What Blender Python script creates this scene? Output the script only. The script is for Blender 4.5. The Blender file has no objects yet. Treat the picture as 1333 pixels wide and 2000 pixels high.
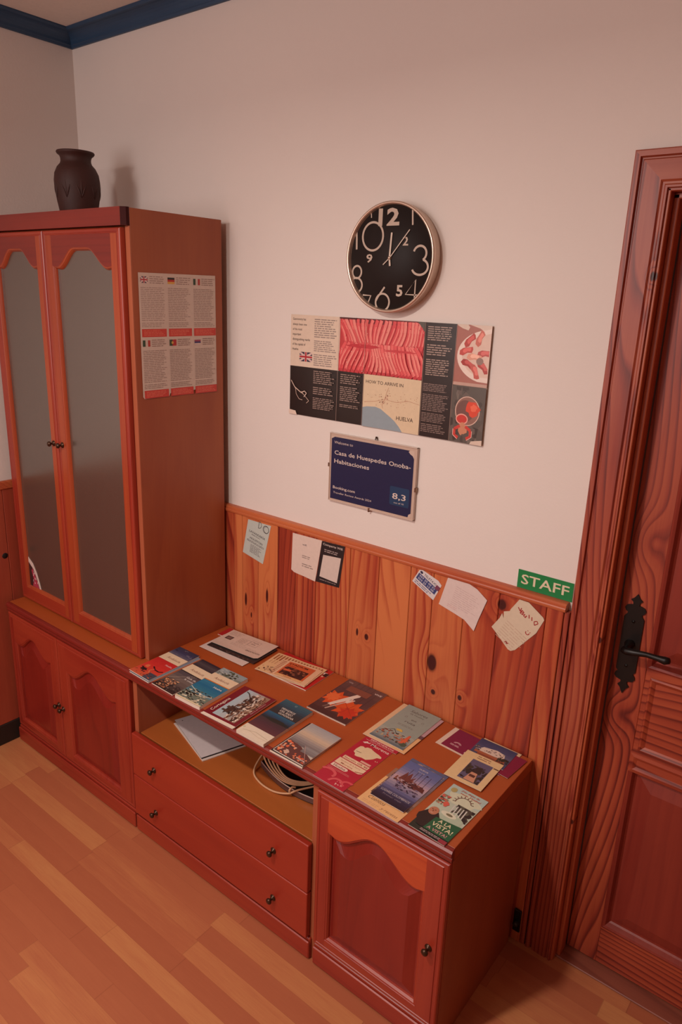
import bpy, bmesh, math, random
from mathutils import Matrix, Vector

C = bpy.context.scene.collection
PI = math.pi

# ------------------------------------------------------------------ camera
cam_data = bpy.data.cameras.new('camera')
cam = bpy.data.objects.new('camera', cam_data)
C.objects.link(cam)
cam_data.sensor_fit = 'HORIZONTAL'
cam_data.sensor_width = 36.0
cam_data.lens = 36.0 * 1386.04 / 1333.0
cam_data.shift_x = 6.1 / 1333.0
cam_data.shift_y = -12.1 / 1333.0
cam_data.clip_start = 0.02
RR = [[0.7819525783710911, -0.5892681210008769, -0.2032566032159801],
      [0.6223884897078394, 0.7560778482626974, 0.20243234733027232],
      [0.034390886263616666, -0.2847970662393582, 0.9579707187609952]]
cam.matrix_world = Matrix(((RR[0][0], RR[0][2], -RR[0][1], 2.55163),
                           (RR[1][0], RR[1][2], -RR[1][1], -1.65052),
                           (RR[2][0], RR[2][2], -RR[2][1], 1.78444),
                           (0, 0, 0, 1)))
bpy.context.scene.camera = cam

# ------------------------------------------------------------------ world, lights, exposure
scn = bpy.context.scene
scn.view_settings.view_transform = 'Standard'
scn.view_settings.look = 'None'
scn.view_settings.gamma = 1.0
scn.view_settings.use_curve_mapping = False
scn.view_settings.exposure = 0.0
w = bpy.data.worlds.new('world')
scn.world = w
w.use_nodes = True
w.node_tree.nodes['Background'].inputs[0].default_value = (1.0, 0.8, 0.7, 1)
w.node_tree.nodes['Background'].inputs[1].default_value = 0.03


def area_light(name, loc, target, sx, sy, power, col, shape='RECTANGLE'):
    d = bpy.data.lights.new(name, 'AREA')
    d.shape = shape
    d.size = sx
    d.size_y = sy
    d.energy = power
    d.color = col
    o = bpy.data.objects.new(name, d)
    C.objects.link(o)
    o.location = loc
    o.rotation_euler = (Vector(target) - Vector(loc)).to_track_quat('-Z', 'Y').to_euler()
    return o


# ceiling lamp (shaded, throws down and forward) and an added soft fill behind the camera
area_light('ceiling_lamp_light', (1.50, -1.55, 2.30), (1.50, -1.50, 0.0), 0.10, 0.10, 22.5, (1.0, 0.87, 0.78), 'DISK')
area_light('far_ceiling_lamp_light', (0.72, -3.00, 2.42), (1.0, -2.0, 0.0), 0.45, 0.45, 18.0, (1.0, 0.87, 0.79), 'DISK')
area_light('upper_fill_light', (0.85, -3.42, 1.85), (1.3, 0.0, 2.2), 1.0, 0.9, 18.0, (1.0, 0.93, 0.93))  # fill added to lift the upper walls and ceiling

# ------------------------------------------------------------------ helpers: colour and materials
def lin(c):
    c = c / 255.0
    return c / 12.92 if c <= 0.04045 else ((c + 0.055) / 1.055) ** 2.4


def rgb(r, g, b):
    return (lin(r), lin(g), lin(b), 1.0)


MATS = {}


def flat(r, g, b, rough=0.5, spec=0.4, metal=0.0, name=None):
    key = ('f', r, g, b, rough, spec, metal)
    if key in MATS:
        return MATS[key]
    m = bpy.data.materials.new(name or 'print_%d_%d_%d' % (r, g, b))
    m.use_nodes = True
    nt = m.node_tree
    p = nt.nodes['Principled BSDF']
    p.inputs['Roughness'].default_value = rough
    p.inputs['Specular IOR Level'].default_value = spec
    p.inputs['Metallic'].default_value = metal
    # faint paper / surface mottling keeps every material procedural
    tc = nt.nodes.new('ShaderNodeTexCoord')
    nz = nt.nodes.new('ShaderNodeTexNoise')
    nz.inputs['Scale'].default_value = 90.0
    nz.inputs['Detail'].default_value = 2.0
    nt.links.new(tc.outputs['Object'], nz.inputs['Vector'])
    mx = nt.nodes.new('ShaderNodeMix')
    mx.data_type = 'RGBA'
    c = rgb(r, g, b)
    mx.inputs[6].default_value = tuple(v * 0.93 for v in c[:3]) + (1,)
    mx.inputs[7].default_value = tuple(min(1, v * 1.05) for v in c[:3]) + (1,)
    nt.links.new(nz.outputs[0], mx.inputs[0])
    nt.links.new(mx.outputs[2], p.inputs['Base Color'])
    MATS[key] = m
    return m


class NT:
    """small node-graph writer"""
    def __init__(s, name):
        s.m = bpy.data.materials.new(name)
        s.m.use_nodes = True
        s.t = s.m.node_tree
        s.p = s.t.nodes['Principled BSDF']

    def n(s, typ, **kw):
        x = s.t.nodes.new(typ)
        for k, v in kw.items():
            setattr(x, k, v)
        return x

    def put(s, sock, v):
        if isinstance(v, (int, float)):
            sock.default_value = v
        elif isinstance(v, tuple):
            sock.default_value = v
        else:
            s.t.links.new(v, sock)

    def math(s, op, a, b=0.0, c=0.0, clamp=False):
        x = s.n('ShaderNodeMath', operation=op, use_clamp=clamp)
        s.put(x.inputs[0], a)
        s.put(x.inputs[1], b)
        s.put(x.inputs[2], c)
        return x.outputs[0]

    def vmath(s, op, a, b=(0, 0, 0)):
        x = s.n('ShaderNodeVectorMath', operation=op)
        s.put(x.inputs[0], a)
        s.put(x.inputs[1], b)
        return x.outputs['Value'] if op in ('LENGTH', 'DISTANCE', 'DOT_PRODUCT') else x.outputs[0]

    def noise(s, vec, scale, detail=2.0, rough=0.5, dist=0.0):
        x = s.n('ShaderNodeTexNoise')
        s.put(x.inputs['Vector'], vec)
        x.inputs['Scale'].default_value = scale
        x.inputs['Detail'].default_value = detail
        x.inputs['Roughness'].default_value = rough
        x.inputs['Distortion'].default_value = dist
        return x.outputs[0]

    def ramp(s, fac, stops, interp='LINEAR'):
        x = s.n('ShaderNodeValToRGB')
        x.color_ramp.interpolation = interp
        e = x.color_ramp.elements
        while len(e) < len(stops):
            e.new(0.5)
        for el, (pos, col) in zip(e, stops):
            el.position = pos
            el.color = col
        s.put(x.inputs[0], fac)
        return x.outputs[0]

    def mix(s, fac, a, b, blend='MIX'):
        x = s.n('ShaderNodeMix', data_type='RGBA', blend_type=blend)
        s.put(x.inputs[0], fac)
        s.put(x.inputs[6], a)
        s.put(x.inputs[7], b)
        return x.outputs[2]

    def bump(s, h, strength=0.2, dist=0.002):
        x = s.n('ShaderNodeBump')
        x.inputs['Strength'].default_value = strength
        x.inputs['Distance'].default_value = dist
        s.put(x.inputs['Height'], h)
        s.t.links.new(x.outputs[0], s.p.inputs['Normal'])


def wood(name, light, mid, dark, axis='Z', freq=26.0, amp=2.2, ringw=0.45, rough=0.36,
         knots=(), tone=False, seed=0.0, coat=0.0, fiber=0.35, core=True, gate=True):
    g = NT(name)
    tc = g.n('ShaderNodeTexCoord').outputs['Object']
    if seed:
        tc = g.vmath('ADD', tc, (seed, seed * 0.7, seed * 1.3))
    base = g.n('ShaderNodeTexCoord').outputs['Object']
    ax = 'XYZ'.index(axis)
    st = [3.2, 3.2, 3.2]
    st[ax] = 0.55
    fine = [150.0, 150.0, 150.0]
    fine[ax] = 3.0
    if tone:
        at = g.n('ShaderNodeAttribute', attribute_name='tone')
        tcv = g.vmath('ADD', tc, at.outputs['Vector'])
        at2 = g.vmath('MULTIPLY', at.outputs['Vector'], (7.0, 0.0, 11.0))
        tc = g.vmath('ADD', tc, at2)
    sep = g.n('ShaderNodeSeparateXYZ')
    g.put(sep.inputs[0], tc)
    X, Y, Z = sep.outputs
    if axis == 'Z':
        u = g.math('MULTIPLY_ADD', Y, 0.83, X)
    elif axis == 'X':
        u = g.math('MULTIPLY_ADD', Y, 0.83, Z)
    else:
        u = g.math('MULTIPLY_ADD', Z, 0.83, X)
    warp = g.noise(g.vmath('MULTIPLY', tc, tuple(st)), 1.0, 2.0, 0.45)
    ph = g.math('MULTIPLY', u, freq)
    ph = g.math('MULTIPLY_ADD', g.math('SUBTRACT', warp, 0.5), amp * 4.0, ph)
    kd = None
    for (kx, kz, rx, rz) in knots:
        d = g.vmath('SUBTRACT', base, (kx, 0.0, kz))
        d = g.vmath('MULTIPLY', d, (1.0 / rx, 0.0, 1.0 / rz))
        L = g.vmath('LENGTH', d)
        e = g.math('POWER', 2.718, g.math('MULTIPLY', g.math('MULTIPLY', L, L), -0.16))
        ph = g.math('MULTIPLY_ADD', e, 2.6, ph)
        if not core:
            continue
        cr = g.math('SUBTRACT', 1.25, L, clamp=True)
        cr = g.math('MULTIPLY', cr, 2.5, clamp=True)
        kd = cr if kd is None else g.math('MAXIMUM', kd, cr)
    fr = g.math('FRACT', ph)
    ring = g.ramp(fr, [(0.0, (0, 0, 0, 1)), (0.55, (0.25, 0.25, 0.25, 1)), (0.86, (1, 1, 1, 1)), (0.97, (0.1, 0.1, 0.1, 1)), (1.0, (0, 0, 0, 1))])
    patch = g.noise(g.vmath('MULTIPLY', tc, tuple(v * 1.3 for v in st)), 1.0, 1.0, 0.5)
    ring = g.math('MULTIPLY', ring, g.math('MULTIPLY', g.math('SUBTRACT', patch, 0.32 if gate else 0.15), 3.2, clamp=True))
    broad = g.noise(g.vmath('MULTIPLY', tc, tuple(v * 2.6 for v in st)), 1.0, 3.0, 0.55)
    fib = g.noise(g.vmath('MULTIPLY', tc, tuple(fine)), 1.0, 2.0, 0.6)
    t = g.math('MULTIPLY', ring, ringw)
    t = g.math('MULTIPLY_ADD', g.math('SUBTRACT', broad, 0.5), 1.1, t)
    t = g.math('MULTIPLY_ADD', g.math('SUBTRACT', fib, 0.5), fiber, t)
    t = g.math('ADD', t, 0.25)
    if tone:
        sp = g.n('ShaderNodeSeparateColor')
        g.t.links.new(at.outputs['Color'], sp.inputs[0])
        t = g.math('ADD', t, g.math('SUBTRACT', sp.outputs[0], 0.5))
    t = g.math('MULTIPLY', t, 1.0, clamp=True)
    col = g.ramp(t, [(0.0, light), (0.5, mid), (1.0, dark)])
    if kd is not None:
        col = g.mix(kd, col, (dark[0] * 0.34, dark[1] * 0.36, dark[2] * 0.45, 1))
    g.put(g.p.inputs['Base Color'], col)
    g.p.inputs['Roughness'].default_value = rough
    g.p.inputs['Specular IOR Level'].default_value = 0.5
    g.p.inputs['Coat Weight'].default_value = coat
    g.p.inputs['Coat Roughness'].default_value = 0.25
    g.bump(g.math('ADD', g.math('MULTIPLY', ring, 0.5), fib), 0.12, 0.0008)
    return g.m


# stained solid pine of the furniture fronts
m_front_v = wood('stained_pine_upright', rgb(164, 60, 38), rgb(146, 44, 30), rgb(116, 28, 20), 'Z', freq=24, amp=1.6, ringw=0.22, coat=0.15)
m_front_h = wood('stained_pine_lying', rgb(164, 60, 38), rgb(146, 44, 30), rgb(116, 28, 20), 'X', freq=24, amp=1.6, ringw=0.22, coat=0.15)
m_stile_o = wood('orange_pine_upright', rgb(172, 76, 40), rgb(154, 60, 33), rgb(122, 38, 24), 'Z', freq=34, amp=1.0, ringw=0.2, coat=0.15)
m_rail_o = wood('orange_pine_lying', rgb(196, 84, 44), rgb(180, 68, 36), rgb(146, 46, 28), 'X', freq=20, amp=2.4, ringw=0.3, coat=0.15)
m_panel = wood('panel_pine', rgb(142, 40, 28), rgb(126, 31, 23), rgb(98, 22, 18), 'Z', freq=18, amp=2.6, ringw=0.22, coat=0.15)
m_crown = wood('crown_pine', rgb(136, 42, 31), rgb(118, 33, 26), rgb(90, 23, 19), 'X', freq=50, amp=1.2, ringw=0.2, coat=0.15)
m_drawer = wood('drawer_pine', rgb(164, 54, 32), rgb(150, 43, 28), rgb(128, 33, 23), 'X', freq=14, amp=2.4, ringw=0.12, coat=0.15, fiber=0.15)
# plain veneer of carcasses and top
m_ven_v = wood('veneer_upright', rgb(162, 84, 48), rgb(147, 69, 40), rgb(128, 53, 33), 'Z', freq=9, amp=3.0, ringw=0.15, rough=0.45, fiber=0.25)
m_ven_h = wood('veneer_lying', rgb(174, 84, 38), rgb(163, 74, 33), rgb(148, 62, 28), 'X', freq=9, amp=2.6, ringw=0.10, rough=0.4, fiber=0.12)
m_shelf = wood('veneer_shelf', rgb(178, 98, 46), rgb(166, 88, 40), rgb(152, 76, 35), 'X', freq=9, amp=2.6, ringw=0.10, rough=0.36, fiber=0.12)
m_ven_edge = wood('veneer_edge_band', rgb(176, 98, 66), rgb(162, 84, 55), rgb(146, 72, 47), 'Z', freq=20, amp=1.0, ringw=0.1, rough=0.45)
# knotty pine of the wainscot, the door and its casing
WK = [(1.647, .775, .015, .026), (1.842, 1.018, .012, .014), (1.745, .700, .006, .008), (0.885, .742, .005, .024),
      (0.988, .785, .005, .024), (1.376, .781, .004, .012), (1.412, .776, .007, .010), (1.659, .684, .007, .008), (0.912, .690, .003, .010)]
m_wain = wood('knotty_pine_boards', rgb(206, 118, 70), rgb(168, 66, 40), rgb(112, 30, 24), 'Z', freq=30, amp=3.4, ringw=0.52,
              knots=WK, tone=True, rough=0.42)
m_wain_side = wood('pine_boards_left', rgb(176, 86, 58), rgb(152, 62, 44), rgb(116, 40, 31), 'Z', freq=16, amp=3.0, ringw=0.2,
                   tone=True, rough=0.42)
m_dado = wood('pine_dado_rail', rgb(200, 112, 66), rgb(178, 84, 50), rgb(142, 56, 37), 'X', freq=60, amp=1.0, ringw=0.3, rough=0.42)
m_dado_end = wood('pine_end_grain', rgb(216, 154, 112), rgb(200, 136, 96), rgb(180, 116, 82), 'Y', freq=80, amp=0.5, ringw=0.2, rough=0.5)
DK = [(2.150 - 2.5, 1.248, .007, .020), (2.149 - 2.5, .783, .007, .014), (2.292 - 2.5, .381, .006, .02)]
m_door_v = wood('door_pine_upright', rgb(186, 90, 56), rgb(152, 58, 38), rgb(96, 26, 20), 'Z', freq=38, amp=5.0, ringw=0.75, gate=False, rough=0.45, seed=3.1,
                knots=[(2.150, 1.248, .016, .030), (2.149, .783, .018, .022)], core=False)
m_door_h = wood('door_pine_lying', rgb(190, 94, 58), rgb(158, 64, 42), rgb(106, 32, 24), 'X', freq=40, amp=4.2, ringw=0.65, gate=False, rough=0.45, seed=1.7)
m_door_p = wood('door_pine_panel', rgb(148, 56, 40), rgb(130, 44, 33), rgb(102, 31, 25), 'Z', freq=20, amp=2.2, ringw=0.2, rough=0.45, seed=5.3)
m_case_v = wood('casing_pine_upright', rgb(178, 92, 62), rgb(148, 58, 40), rgb(98, 30, 24), 'Z', freq=70, amp=6.0, ringw=0.6, gate=False, rough=0.45,
                knots=[(2.094, 1.844, .005, .009), (2.107, 1.002, .006, .009), (2.110, .471, .005, .008)])
m_case_h = wood('casing_pine_lying', rgb(176, 90, 60), rgb(154, 66, 44), rgb(112, 41, 32), 'X', freq=34, amp=3.6, ringw=0.45, rough=0.45)
m_jamb = wood('jamb_pine', rgb(186, 92, 54), rgb(164, 72, 44), rgb(130, 48, 33), 'Z', freq=40, amp=1.6, ringw=0.25, rough=0.45,
              knots=[(2.099, 1.844, .004, .008), (2.099, 1.002, .005, .008), (2.099, .471, .005, .007)])

# painted plaster
g = NT('painted_plaster')
tc = g.n('ShaderNodeTexCoord').outputs['Object']
n1 = g.noise(tc, 1.3, 3.0, 0.5)
n2 = g.noise(tc, 140.0, 2.0, 0.6)
g.put(g.p.inputs['Base Color'], g.mix(n1, rgb(224, 212, 206), rgb(232, 222, 214)))
g.p.inputs['Roughness'].default_value = 0.75
g.p.inputs['Specular IOR Level'].default_value = 0.25
g.bump(g.math('ADD', n2, g.math('MULTIPLY', g.noise(tc, 14.0, 3.0), 1.6)), 0.25, 0.0012)
m_plaster = g.m
m_ceil = flat(226, 214, 204, 0.8, 0.2, name='ceiling_paint')

# blue painted coving
g = NT('blue_cornice_paint')
tc = g.n('ShaderNodeTexCoord').outputs['Object']
n1 = g.noise(g.vmath('MULTIPLY', tc, (9, 9, 60)), 1.0, 3.0, 0.6)
g.put(g.p.inputs['Base Color'], g.mix(n1, rgb(34, 62, 92), rgb(48, 76, 106)))
g.p.inputs['Roughness'].default_value = 0.5
m_blue = g.m

# laminate floor: short strips along x, every strip its own tone
g = NT('laminate_strip_floor')
tc = g.n('ShaderNodeTexCoord').outputs['Object']
sep = g.n('ShaderNodeSeparateXYZ')
g.put(sep.inputs[0], tc)
row = g.math('FLOOR', g.math('DIVIDE', g.math('ADD', sep.outputs[1], 10.013), 0.0580))
wn = g.n('ShaderNodeTexWhiteNoise', noise_dimensions='1D')
g.put(wn.inputs['W'], row)
xx = g.math('DIVIDE', g.math('MULTIPLY_ADD', wn.outputs[0], 3.0, sep.outputs[0]), 0.52)
colm = g.math('FLOOR', xx)
cmb = g.n('ShaderNodeCombineXYZ')
g.put(cmb.inputs[0], row)
g.put(cmb.inputs[1], colm)
wn2 = g.n('ShaderNodeTexWhiteNoise', noise_dimensions='3D')
g.put(wn2.inputs['Vector'], cmb.outputs[0])
rnd = wn2.outputs[0]
off = g.vmath('MULTIPLY', cmb.outputs[0], (3.17, 5.31, 0.0))
pc = g.vmath('ADD', tc, off)
st = g.noise(g.vmath('MULTIPLY', pc, (3.0, 26.0, 1.0)), 1.0, 3.0, 0.55)
fb = g.noise(g.vmath('MULTIPLY', pc, (14.0, 220.0, 1.0)), 1.0, 2.0, 0.6)
t = g.math('MULTIPLY_ADD', g.math('SUBTRACT', st, 0.5), 0.6, rnd)
t = g.math('MULTIPLY_ADD', g.math('SUBTRACT', fb, 0.5), 0.4, t, clamp=True)
col = g.ramp(t, [(0.0, rgb(171, 97, 66)), (0.5, rgb(179, 105, 71)), (0.75, rgb(190, 120, 78)), (1.0, rgb(198, 133, 85))])
fx = g.math('FRACT', xx)
ex = g.math('LESS_THAN', fx, 0.004)
ry = g.math('FRACT', g.math('DIVIDE', g.math('ADD', sep.outputs[1], 10.013), 0.0580))
ey = g.math('LESS_THAN', ry, 0.012)
col = g.mix(g.math('MULTIPLY', g.math('MAXIMUM', ex, ey), 0.35), col, rgb(120, 62, 42))
g.put(g.p.inputs['Base Color'], col)
g.p.inputs['Roughness'].default_value = 0.42
g.p.inputs['Specular IOR Level'].default_value = 0.4
m_floor = g.m

# frosted glass
g = NT('frosted_glass')
tc = g.n('ShaderNodeTexCoord').outputs['Object']
g.p.inputs['Base Color'].default_value = rgb(92, 80, 70)
g.p.inputs['Roughness'].default_value = 0.26
g.p.inputs['Transmission Weight'].default_value = 0.35
g.p.inputs['Specular IOR Level'].default_value = 0.8
g.p.inputs['IOR'].default_value = 2.3
g.bump(g.noise(tc, 320.0, 2.0, 0.6), 0.12, 0.0006)
m_glass = g.m

m_brass = flat(74, 50, 36, 0.3, 0.6, 0.7, 'aged_brass')
m_iron = flat(22, 17, 15, 0.42, 0.5, 0.3, 'black_iron')
m_silver = flat(214, 190, 172, 0.3, 0.5, 0.75, 'brushed_silver_rim')
m_black = flat(20, 18, 18, 0.35, 0.5, 0, 'black_plastic')
m_dark = flat(46, 34, 30, 0.6, 0.3, 0, 'dark_skirting')
m_page = flat(222, 210, 198, 0.6, 0.2, 0, 'paper_white')
m_clay = None
g = NT('dark_terracotta')
tc = g.n('ShaderNodeTexCoord').outputs['Object']
g.put(g.p.inputs['Base Color'], g.mix(g.noise(tc, 22.0, 4.0, 0.6), rgb(50, 22, 17), rgb(68, 31, 24)))
g.p.inputs['Roughness'].default_value = 0.62
g.bump(g.noise(tc, 40.0, 3.0), 0.4, 0.002)
m_clay = g.m

# ------------------------------------------------------------------ helpers: objects
def tag(o, label=None, cat=None, group=None, kind=None):
    if label:
        o['label'] = label
    if cat:
        o['category'] = cat
    if group:
        o['group'] = group
    if kind:
        o['kind'] = kind
    return o


def empty(name, loc, label, cat, group=None):
    o = bpy.data.objects.new(name, None)
    o.empty_display_size = 0.05
    C.objects.link(o)
    o.location = loc
    return tag(o, label, cat, group)


class MB:
    """mesh builder with material slots; world coordinates unless a parent origin is given"""
    def __init__(s):
        s.v, s.f, s.mi, s.sm, s.tone = [], [], [], [], []
        s.mats = []

    def mid(s, m):
        if m not in s.mats:
            s.mats.append(m)
        return s.mats.index(m)

    def add(s, verts, faces, mat, smooth=False, tone=0.5):
        b = len(s.v)
        k = s.mid(mat)
        s.v += [tuple(x) for x in verts]
        for f in faces:
            s.f.append([b + i for i in f])
            s.mi.append(k)
            s.sm.append(smooth)
            s.tone.append(tone)

    def box(s, x0, y0, z0, x1, y1, z1, mat, bev=0.0, tone=0.5, seg=1):
        bm = bmesh.new()
        bmesh.ops.create_cube(bm, size=1.0)
        for v in bm.verts:
            v.co = Vector((x0 + (v.co.x + .5) * (x1 - x0), y0 + (v.co.y + .5) * (y1 - y0), z0 + (v.co.z + .5) * (z1 - z0)))
        if bev:
            bmesh.ops.bevel(bm, geom=bm.edges[:] , offset=bev, segments=seg, affect='EDGES', profile=0.5)
        bm.verts.index_update()
        s.add([v.co for v in bm.verts], [[v.index for v in f.verts] for f in bm.faces], mat, False, tone)
        bm.free()

    def quad(s, a, b, c, d, mat, smooth=False, tone=0.5):
        s.add([a, b, c, d], [(0, 1, 2, 3)], mat, smooth, tone)

    def lathe(s, prof, centre, axis, mat, n=32, smooth=True):
        """prof: list of (r, h) along axis"""
        ax = Vector(axis).normalized()
        q = ax.to_track_quat('Z', 'Y')
        vs = []
        for r, h in prof:
            for i in range(n):
                a = 2 * PI * i / n
                vs.append(Vector(centre) + q @ Vector((r * math.cos(a), r * math.sin(a), h)))
        fs = []
        for k in range(len(prof) - 1):
            for i in range(n):
                j = (i + 1) % n
                fs.append((k * n + i, k * n + j, (k + 1) * n + j, (k + 1) * n + i))
        s.add(vs, fs, mat, smooth)
        if prof[0][0] > 1e-6:
            s.add([vs[i] for i in range(n)], [tuple(range(n - 1, -1, -1))], mat)
        if prof[-1][0] > 1e-6:
            s.add([vs[(len(prof) - 1) * n + i] for i in range(n)], [tuple(range(n))], mat)

    def tube(s, pts, r, mat, n=8):
        pts = [Vector(p) for p in pts]
        rings = []
        up = Vector((0.13, 0.21, 1)).normalized()
        rs = r if isinstance(r, (list, tuple)) else [r] * len(pts)
        for i, p in enumerate(pts):
            t = (pts[min(i + 1, len(pts) - 1)] - pts[max(i - 1, 0)]).normalized()
            a = t.cross(up).normalized()
            b = t.cross(a).normalized()
            rings.append([p + (a * math.cos(2 * PI * k / n) + b * math.sin(2 * PI * k / n)) * rs[i] for k in range(n)])
        vs = [v for r_ in rings for v in r_]
        fs = []
        for i in range(len(pts) - 1):
            for k in range(n):
                j = (k + 1) % n
                fs.append((i * n + k, i * n + j, (i + 1) * n + j, (i + 1) * n + k))
        fs.append(tuple(range(n - 1, -1, -1)))
        fs.append(tuple((len(pts) - 1) * n + k for k in range(n)))
        s.add(vs, fs, mat, True)

    def prism(s, pts, y0, y1, mat, smooth=False):
        """pts in (x,z), extruded from y0 to y1"""
        n = len(pts)
        vs = [(x, y0, z) for x, z in pts] + [(x, y1, z) for x, z in pts]
        fs = [tuple(range(n)), tuple(range(2 * n - 1, n - 1, -1))]
        for i in range(n):
            j = (i + 1) % n
            fs.append((i, i + n, j + n, j))
        s.add(vs, fs, mat, smooth)

    def build(s, name, parent=None, label=None):
        me = bpy.data.meshes.new(name)
        o = bpy.data.objects.new(name, me)
        C.objects.link(o)
        off = Vector((0, 0, 0))
        if parent is not None:
            p = parent
            while p is not None:
                off = off + p.location
                p = p.parent
            o.parent = parent
        # keep mesh data in world coordinates and cancel the parent's location
        o.location = -off
        me.from_pydata(s.v, [], s.f)
        for m in s.mats:
            me.materials.append(m)
        me.polygons.foreach_set('material_index', s.mi)
        me.polygons.foreach_set('use_smooth', s.sm)
        at = me.attributes.new('tone', 'FLOAT_COLOR', 'FACE')
        for i, t in enumerate(s.tone):
            at.data[i].color = (t, t, t, 1)
        me.update()
        bm = bmesh.new()
        bm.from_mesh(me)
        bmesh.ops.recalc_face_normals(bm, faces=bm.faces[:])
        bm.to_mesh(me)
        bm.free()
        if label:
            o['label'] = label
        return o


def structure(o):
    o['kind'] = 'structure'
    return o


# ------------------------------------------------------------------ room shell
X1, Y1 = 5.6, -3.5
ZC = 2.638
b = MB(); b.box(-0.10, Y1 - 0.1, -0.08, X1 + 0.1, 0.30, 0.0, m_floor); structure(b.build('floor'))
b = MB(); b.box(-0.10, Y1 - 0.1, ZC, X1 + 0.1, 0.30, ZC + 0.08, m_ceil); structure(b.build('ceiling'))
DX0, DX1, DZ1 = 2.098, 2.93, 2.015      # door opening
b = MB()
b.box(-0.10, 0.0, 0.0, DX0, 0.16, ZC, m_plaster)
b.box(DX1, 0.0, 0.0, X1 + 0.1, 0.16, ZC, m_plaster)
b.box(DX0, 0.0, DZ1, DX1, 0.16, ZC, m_plaster)
structure(b.build('wall_back'))
b = MB(); b.box(-0.10, Y1, 0.0, -0.008, 0.0, ZC, m_plaster); structure(b.build('wall_left'))
b = MB(); b.box(X1, Y1, 0.0, X1 + 0.1, 0.0, ZC, m_plaster); structure(b.build('wall_right'))
b = MB()
WX0, WX1, WZ0, WZ1 = 0.3, 1.4, 1.35, 2.35
b.box(-0.1, Y1 - 0.1, 0.0, WX0, Y1, ZC, m_plaster)
b.box(WX1, Y1 - 0.1, 0.0, X1 + 0.1, Y1, ZC, m_plaster)
b.box(WX0, Y1 - 0.1, 0.0, WX1, Y1, WZ0, m_plaster)
b.box(WX0, Y1 - 0.1, WZ1, WX1, Y1, ZC, m_plaster)
structure(b.build('wall_front'))
b = MB()
for (a0, c0, a1, c1) in ((WX0, WZ0, WX1, WZ0 + .05), (WX0, WZ1 - .05, WX1, WZ1), (WX0, WZ0, WX0 + .05, WZ1), (WX1 - .05, WZ0, WX1, WZ1), (.825, WZ0, .875, WZ1)):
    b.box(a0, Y1 - 0.07, c0, a1, Y1 - 0.02, c1, m_case_v)
structure(b.build('window_1'))

# coving along the ceiling (cyma-like cove)
def cove_profile():
    p = 0.052
    pts = [(0.0, 2.588), (0.008, 2.588), (0.010, 2.595)]
    for i in range(7):
        a = i / 6.0 * PI / 2
        pts.append((0.012 + (p - 0.020) * (1 - math.cos(a)), 2.597 + (ZC - 0.010 - 2.597) * math.sin(a)))
    pts += [(p - 0.004, ZC - 0.009), (p, ZC - 0.004), (p, ZC)]
    return pts
b = MB()
prof = cove_profile()
for (a, c) in zip(prof[:-1], prof[1:]):
    b.quad((-0.008 + a[0], -a[0], a[1]), (-0.008 + c[0], -c[0], c[1]), (X1, -c[0], c[1]), (X1, -a[0], a[1]), m_blue, True)
    b.quad((-0.008 + a[0], -a[0], a[1]), (-0.008 + c[0], -c[0], c[1]), (-0.008 + c[0], Y1, c[1]), (-0.008 + a[0], Y1, a[1]), m_blue, True)
structure(b.build('trim_1'))

# ------------------------------------------------------------------ wainscot and dado rail, back wall
b = MB()
boards = [(0.0, .14, .5), (.14, .28, .4), (.28, .42, .6), (.42, .56, .5), (.56, .70, .45), (.70, .826, .5), (.826, .867, .28), (.867, .944, .42), (.944, 1.035, .32), (1.035, 1.115, .72),
          (1.115, 1.203, .62), (1.203, 1.338, .36), (1.338, 1.446, .42), (1.446, 1.556, .10), (1.556, 1.632, .34),
          (1.632, 1.732, .46), (1.732, 1.833, .56), (1.833, 1.962, .80), (1.962, 2.006, .48)]
for (a, c, t) in boards:
    b.box(a + .0006, -.022, .0, c - .0006, -.002, 1.0505, m_wain, 0.0016, t)
structure(b.build('trim_2'))
b = MB()
# ogee dado rail: profile in (-y, z)
rp = [(0.0, 1.0705), (.014, 1.0705), (.019, 1.0690), (.0225, 1.0655), (.0225, 1.0610), (.0250, 1.0600), (.0262, 1.0570), (.0262, 1.0530), (.0250, 1.0495), (.0, 1.0495)]
n = len(rp)
xs = (0.0, 2.010)
vs = [(x, -p[0], p[1]) for x in xs for p in rp]
b.add(vs, [(i, i + 1, n + i + 1, n + i) for i in range(n - 1)], m_dado)
b.add([(2.010, -p[0], p[1]) for p in rp], [tuple(range(n))], m_dado_end)
structure(b.build('trim_3'))
# upright batten closing the wainscot at the door side
b = MB()
b.box(2.007, -.019, 0.0, 2.0195, -.001, 1.049, m_case_v, 0.001)
structure(b.build('trim_4'))
# left wall: boards, rail, skirting
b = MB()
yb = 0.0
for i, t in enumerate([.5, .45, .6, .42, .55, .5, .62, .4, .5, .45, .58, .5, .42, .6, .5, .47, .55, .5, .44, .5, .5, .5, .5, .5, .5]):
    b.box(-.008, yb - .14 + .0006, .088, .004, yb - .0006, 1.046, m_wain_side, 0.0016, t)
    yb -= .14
kb = MB()
structure(b.build('trim_5'))
b = MB()
b.box(-.008, Y1, 1.046, .010, 0.0, 1.078, m_dado, 0.004)
structure(b.build('trim_6'))
b = MB(); b.box(-.008, Y1, 0.0, .006, 0.0, .087, m_dark, 0.002); structure(b.build('baseboard_left'))
# dark knot standing out of the left boards
b = MB()
b.lathe([(0.0115, 0.0), (0.0110, 0.0006), (0.0, 0.0008)], (0.004, -0.434, 0.788), (1, 0, 0), flat(26, 14, 12, 0.6), n=20)
structure(b.build('trim_7'))
b = MB()
b.box(2.0195, -.012, 0.0, DX0, -.0, .0, m_dark) if False else None

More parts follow.
